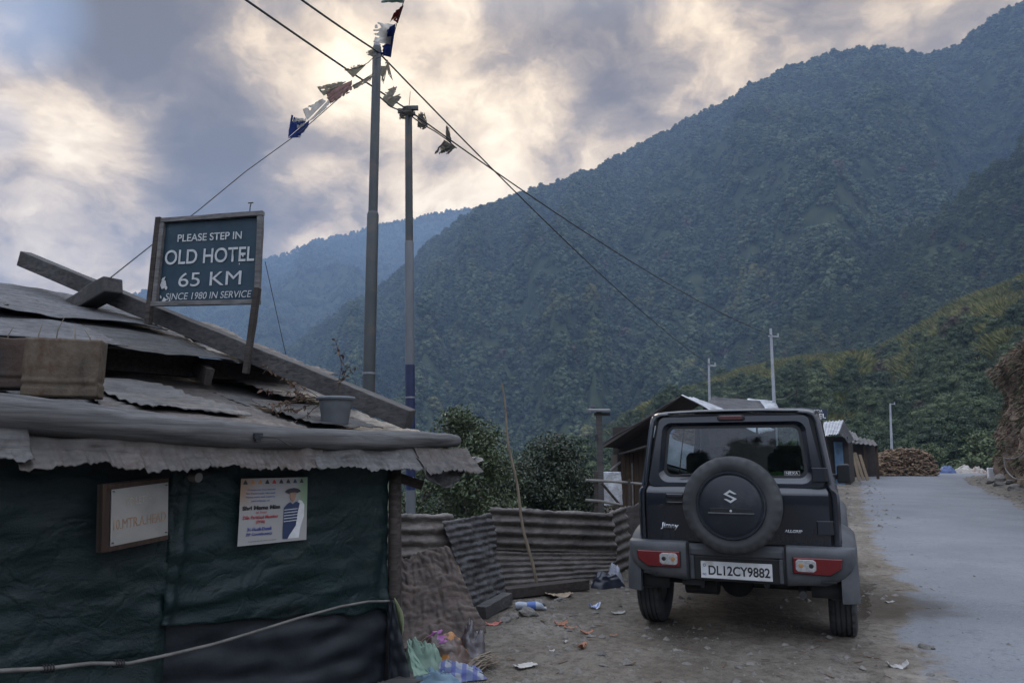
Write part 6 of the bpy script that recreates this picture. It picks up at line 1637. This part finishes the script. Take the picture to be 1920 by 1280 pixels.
sheet_lit('peel', 'long flat orange peel scrap, second in the row', 'peel', 1070, 1179, .13, .045, m_peel, 2, -.2, .7, PE)
sheet_lit('peel', 'orange peel scrap at the right end of the row', 'peel', 1100, 1188, .12, .05, m_peel, 3, .1, .9, PE)
sheet_lit('peel', 'curled orange peel piece lying alone nearer the viewer', 'peel', 1092, 1215, .11, .05, m_peel, 4, 1.1, 1.6, PE)
sheet_lit('peel', 'tiny reddish peel scrap lying towards the car', 'peel', 1150, 1193, .07, .03, m_peel, 5, .2, .6, PE)
sheet_lit('wrapper', 'crumpled blue and white wrapper lying on the dirt', 'wrapper', 1115, 1140, .11, .08, m_bluew, 6, .4, 1.6)
sheet_lit('wrapper', 'thin pale paper strip lying near the left car wheel', 'wrapper', 1160, 1151, .15, .04, m_peel_in, 7, .1, .6)
sheet_lit('wrapper', 'white crumpled paper on the dirt right of the car', 'wrapper', 1683, 1252, .15, .07, m_peel_in, 8, -.1, 1.2)
sheet_lit('wrapper', 'small white paper bit in front of the peel scraps', 'wrapper', 1060, 1205, .05, .03, m_peel_in, 9, .8, 1.2)
sheet_lit('wrapper', 'tiny white paper bit close to the bottom edge', 'wrapper', 1035, 1222, .05, .03, m_peel_in, 10, .3, .8)
sheet_lit('wrapper', 'faded flat plastic scrap half buried in the dirt', 'wrapper', 985, 1250, .18, .10, m_peel_in, 11, .5, .25)
sheet_lit('wrapper', 'pale paper scrap on the road verge behind the car', 'wrapper', 1668, 1130, .10, .04, m_peel_in, 12, .1, .6)
sheet_lit('cardboard', 'torn cardboard piece under the timber sill', 'cardboard', 1048, 1118, .30, .16, m_cardb, 13, .2, .6)
sheet_lit('wrapper', 'reddish wrapper lying by the timber sill', 'wrapper', 925, 1172, .16, .07, m_redw, 14, .1, .9)
sheet_lit('wrapper', 'white wrapper under the corrugated fence end', 'wrapper', 1120, 1098, .16, .08, m_peel_in, 15, .3, 1.2)
m_film = M('black_bag', (.012, .014, .022), (.03, .034, .05), scale=6, rough=.3, bmp=.5)
heap('bin_bag', 'black plastic bag at the foot of the corrugated end panel', 'bag', gnd(1136, 1100), .16, .10, .13, m_film, 4)
heap('plastic_bag', 'pale translucent plastic bag beside the black bag', 'bag', gnd(1152, 1092), .09, .07, .17, M('pale_film', (.26, .27, .32), (.42, .43, .48), scale=8, rough=.3), 5)
# crushed bottle
bp = gnd(995, 1143); mb = MB(); mb.tube([V((-.13, 0, .035)), V((-.10, 0, .037)), V((-.03, .004, .034)), V((.05, 0, .037)), V((.09, 0, .03)), V((.115, 0, .015)), V((.135, 0, .014))], [.030, .036, .030, .036, .028, .013, .013], 14)
bo = mb.build('plastic_bottle', M('clear_plastic', (.22, .25, .30), (.34, .37, .42), scale=9, rough=.2), smooth=True, loc=bp); tag(bo, 'crushed plastic bottle lying by the timber sill', 'bottle')
mb = MB(); mb.tube([V((-.03, .004, .034)), V((.045, 0, .037))], [.033, .0375], 14); mb.build('bottle_label', M('blue_label', (.04, .09, .30), (.07, .14, .36), rough=.4), bo, smooth=True)
# heap of bags and cloths at the hut corner
m_lime = M('lime_cloth', (.17, .20, .10), (.25, .28, .15), scale=5, rough=.75, bmp=.4, c3=(.42, .40, .22), s3=2)
m_mint = M('mint_cloth', (.10, .17, .13), (.18, .25, .195), scale=5, rough=.75, bmp=.4)
m_sky_c = M('pale_blue_cloth', (.08, .14, .19), (.15, .22, .27), scale=4, rough=.75, bmp=.4)
m_plaid, t, p = new_mat('plaid_cloth'); c = coord(t)
sx = t.n('ShaderNodeSeparateXYZ', {0: c}); st = lambda ax, f: t.rng(t.m('SINE', t.m('MULTIPLY', sx.outputs[ax], f)), .0, .5)
t.set(p.inputs['Base Color'], t.mix(t.m('MULTIPLY', st(0, 95), .7), t.mix(t.m('MULTIPLY', st(1, 85), .7), (.24, .255, .29), (.05, .08, .20)), (.05, .06, .22))); p.inputs['Roughness'].default_value = .8
m_bagbr, t, p = new_mat('printed_brown_bag'); c = coord(t)
n = t.noise(c, 7, 5, .6); col = t.ramp(n, [(.35, (.05, .035, .03)), (.6, (.115, .08, .065))])
col = t.mix(t.rng(t.noise(t.vmap(c, (1, 1, 1), (.3, 0, 0)), 9, 3), .52, .58), col, (.34, .14, .03))
col = t.mix(t.rng(t.noise(t.vmap(c, (1, 1, 1), (2.3, 1, 0)), 10, 2), .58, .63), col, (.28, .08, .26))
t.set(p.inputs['Base Color'], col); p.inputs['Roughness'].default_value = .3; bump(t, p, n, .6, .02)
m_bagdk = M('dark_glossy_bag', (.05, .042, .045), (.12, .105, .11), scale=8, rough=.28, bmp=.6, c3=(.36, .34, .34), s3=7, lo3=.62, hi3=.68)
def g2(px, py, dz=0): return gnd(px, py) + V((0, 0, dz))
heap('brown_bag', 'brown printed plastic bag with orange and pink spots by the hut corner', 'bag', g2(826, 1248), .24, .13, .19, m_bagbr, 3, rot=.1, nu=40, nv=26)
heap('dark_bag', 'dark glossy bag at the right of the rag heap', 'bag', g2(886, 1238), .11, .11, .22, m_bagdk, 6, nu=34, nv=22)
heap('mint_cloth', 'mint green cloth spilling from behind the hut corner', 'cloth', g2(790, 1268), .14, .12, .20, m_mint, 12, rot=-.5, nu=34, nv=22, amp=.5)
heap('plaid_cloth', 'blue and white checked cloth in front of the brown bag', 'cloth', g2(846, 1270), .20, .08, .085, m_plaid, 15, nu=40, nv=20, amp=.5, fq=3)
heap('blue_cloth', 'pale blue cloth at the very front of the rag heap', 'cloth', g2(815, 1285), .17, .08, .075, m_sky_c, 18, nu=40, nv=20, amp=.5, fq=3)
# strip of yellowish cloth caught on the corner post
yo = at(745, 1180, 4.68)
yl = [(740, 1120), (747, 1132), (754, 1145), (757, 1160), (756, 1180), (753, 1192)]; yr_ = [(739, 1121), (742, 1140), (746, 1155), (748, 1170), (752, 1186), (753, 1193)]
mb = MB(); mb.v = [tuple(at(x, y, 4.66) - yo) for x, y in yl] + [tuple(at(x, y, 4.70) - yo) for x, y in yr_]
for i in range(5): mb.f.append((i, i + 1, i + 7, i + 6)); mb.mi.append(0)
tag(mb.build('cloth_strip', m_lime, smooth=True, solid=.003, loc=yo, angle=180), 'narrow yellowish cloth strip caught on the hut corner', 'cloth')
ml = at(775, 1250, 4.5)
ml_l = [(763, 1200), (766, 1222), (771, 1245), (776, 1268)]; ml_r = [(764, 1201), (778, 1226), (792, 1246), (806, 1262)]
mb = MB(); mb.grid(lambda a, b: (at(interp([(i, q[0]) for i, q in enumerate(ml_l)], b * 3), interp([(i, q[1]) for i, q in enumerate(ml_l)], b * 3), 4.62 - .16 * b).lerp(at(interp([(i, q[0]) for i, q in enumerate(ml_r)], b * 3), interp([(i, q[1]) for i, q in enumerate(ml_r)], b * 3), 4.62 - .10 * b), a) - ml + V((0, -.03 * noise.noise(V((a * 4, b * 5, 2))), 0))), 14, 20)
tag(mb.build('green_sack', m_mint, smooth=True, solid=.004, loc=ml, angle=180), 'pale green sack hanging from the foot of the hut corner', 'sack')
# dark torn edge of the lower sheet sticking out past the corner
to_ = at(745, 1250, 4.7)
mb = MB(); mb.grid(lambda a, b: at(728 + (8 + 34 * b) * a + 2, 1124 + 156 * b, 4.74 - .06 * b).lerp(at(728, 1124 + 156 * b, 4.75), 1 - a) - to_ + V((0, .02 * noise.noise(V((a * 4, b * 7, 4))), 0)), 10, 30)
tag(mb.build('torn_flap', m_tarp_dark, smooth=True, solid=.004, loc=to_, angle=180), 'black torn flap of sheeting at the foot of the hut corner', 'sheet')
# straw bundle
so_ = g2(896, 1262); mb = MB(); rnd = random.Random(31)
for k in range(60):
    a = V((rnd.gauss(-.05, .02), rnd.gauss(-.03, .02), rnd.uniform(.0, .05))); b = a + V((rnd.uniform(.10, .17), rnd.uniform(.10, .24), rnd.uniform(.0, .06)))
    mb.tube([a, a.lerp(b, .5) + V((rnd.gauss(0, .01), rnd.gauss(0, .01), .02)), b], .0032, 4)
tag(mb.build('straw_bundle', m_bamboo, loc=so_), 'loose bundle of dry straw beside the rag heap', 'straw')
# boards at the foot of the wall
a, b = wz(1.1, gz + .02, .30), wz(-.12, gz + .03, .22); c_ = (a + b) / 2
mb = MB(); mb.bar(a - c_, b - c_, .16, .05, nseg=5, jit=.003); tag(mb.build('board', m_wood_grey, bevel=.004, loc=c_), 'grey board lying along the foot of the tarpaulin wall', 'board')

# larger stones one could pick up
m_stone = M('grey_stone', (.075, .068, .06), (.20, .185, .165), scale=9, rough=.9, bmp=.5)
def stone_mesh(seed, sub=2):
    bm = bmesh.new(); bmesh.ops.create_icosphere(bm, subdivisions=sub, radius=1)
    for v in bm.verts: v.co *= 1 + .45 * noise.noise(v.co * 1.3 + V((seed * 7.1, 0, 0))) + .15 * noise.noise(v.co * 3.1 + V((seed, 5, 0)))
    me = bpy.data.meshes.new('stone'); bm.to_mesh(me); bm.free(); me.materials.append(m_stone); return me
sm = [stone_mesh(i) for i in range(5)]
rnd = random.Random(77)
SP = [(1013, 1133, .07, 'broken stone block by the timber sill'), (990, 1152, .085, 'flat grey stone below the timber sill'), (946, 1165, .06, 'grey stone near the reddish wrapper'), (1735, 1216, .05, 'dark stone at the edge of the road'), (1746, 1217, .035, 'small dark stone touching another at the road edge'), (960, 1158, .06, 'small stone by the squared timber'), (1050, 1126, .05, 'stone beside the torn cardboard'),
      (1862, 905, .30, 'pale stone on the right verge of the road'), (1880, 902, .38, 'large pale stone under the earth bank'), (1896, 908, .26, 'pale stone below the bank brush'), (1876, 912, .22, 'small pale stone in front of the bank stones'), (1905, 918, .25, 'stone on the right verge nearest the viewer'), (1744, 1267, .03, 'tiny dark stone on the bottom right of the road')]
for i, (px, py, r_, lab) in enumerate(SP):
    o = bpy.data.objects.new('stone', sm[i % 5]); link(o); q = gnd(px, py); o.location = q + V((0, 0, r_ * .2)); o.scale = (r_, r_ * .8, r_ * .5); o.rotation_euler = (rnd.uniform(-.2, .2), rnd.uniform(-.2, .2), rnd.uniform(0, 6))
    tag(o, lab, 'stone', 'loose stones')
# gravel strewn over the dirt
mb = MB(); rnd = random.Random(78)
def add_chip(x, y, r_):
    z = ground_z(x, y); bm_ = []
    k = 5; vs = [V((x + r_ * cos(2 * pi * i / k + 1) * rnd.uniform(.6, 1.2), y + r_ * sin(2 * pi * i / k + 1) * rnd.uniform(.6, 1.2), z - .004 + rnd.uniform(0, .3) * r_)) for i in range(k)]
    top = V((x + rnd.gauss(0, .2) * r_, y + rnd.gauss(0, .2) * r_, z + r_ * rnd.uniform(.4, .8))); n0 = len(vs)
    mb.add(vs + [top], [(i, (i + 1) % k, k) for i in range(k)])
n_ = 0
while n_ < 14000:
    s_ = 2.8 + 16 * rnd.random() ** 1.6; w__ = rnd.uniform(-3.6, 1.5); x, y = xy(s_, w__)
    if noise.noise(V((x * .8, y * .8, 4))) < rnd.uniform(-.5, .5): continue
    if w__ > .7 and rnd.random() < (w__ - .7): continue
    add_chip(x, y, rnd.uniform(.004, .012) * (1 + 2.4 * (rnd.random() < .09))); n_ += 1
for k in range(1600):
    s_ = rnd.uniform(14, 44); w__ = road_r(s_) + rnd.uniform(-.3, 1.8) ** 1 * 1.0 if rnd.random() < .6 else road_l(s_) - rnd.uniform(-.3, 1.5)
    x, y = xy(s_, w__); add_chip(x, y, rnd.uniform(.015, .07))
tag(mb.build('gravel', m_stone, recalc=False), kind='stuff')
# twigs and dead leaves on the dirt
mb = MB()
for k in range(260):
    s_ = 3 + 9 * rnd.random() ** 1.4; w__ = rnd.uniform(-3.4, .9); x, y = xy(s_, w__); z = ground_z(x, y) + .006; a = rnd.uniform(0, 6.28); L = rnd.uniform(.02, .10)
    mb.bar((x, y, z), (x + cos(a) * L, y + sin(a) * L, z + rnd.uniform(0, .01)), rnd.uniform(.003, .012), .003)
tag(mb.build('litter', m_dead, recalc=False), kind='stuff')
# ================================================================== HAZE (outside it only the sky)
mb = MB(); mb.box((100, 1180, 295), (4400, 2900, 770))
m_haze = bpy.data.materials.new('valley_haze'); m_haze.use_nodes = True; m_haze.node_tree.nodes.clear()
t = NT(m_haze.node_tree); out = t.n('ShaderNodeOutputMaterial')
vp = t.n('ShaderNodeVolumePrincipled'); vp.inputs['Density'].default_value = HAZE_D; vp.inputs['Color'].default_value = (.42, .60, .90, 1)
vp.inputs['Anisotropy'].default_value = 0.0
t.t.links.new(vp.outputs[0], out.inputs['Volume'])
m_haze.cycles.homogeneous_volume = True
tag(mb.build('haze', m_haze), kind='stuff')
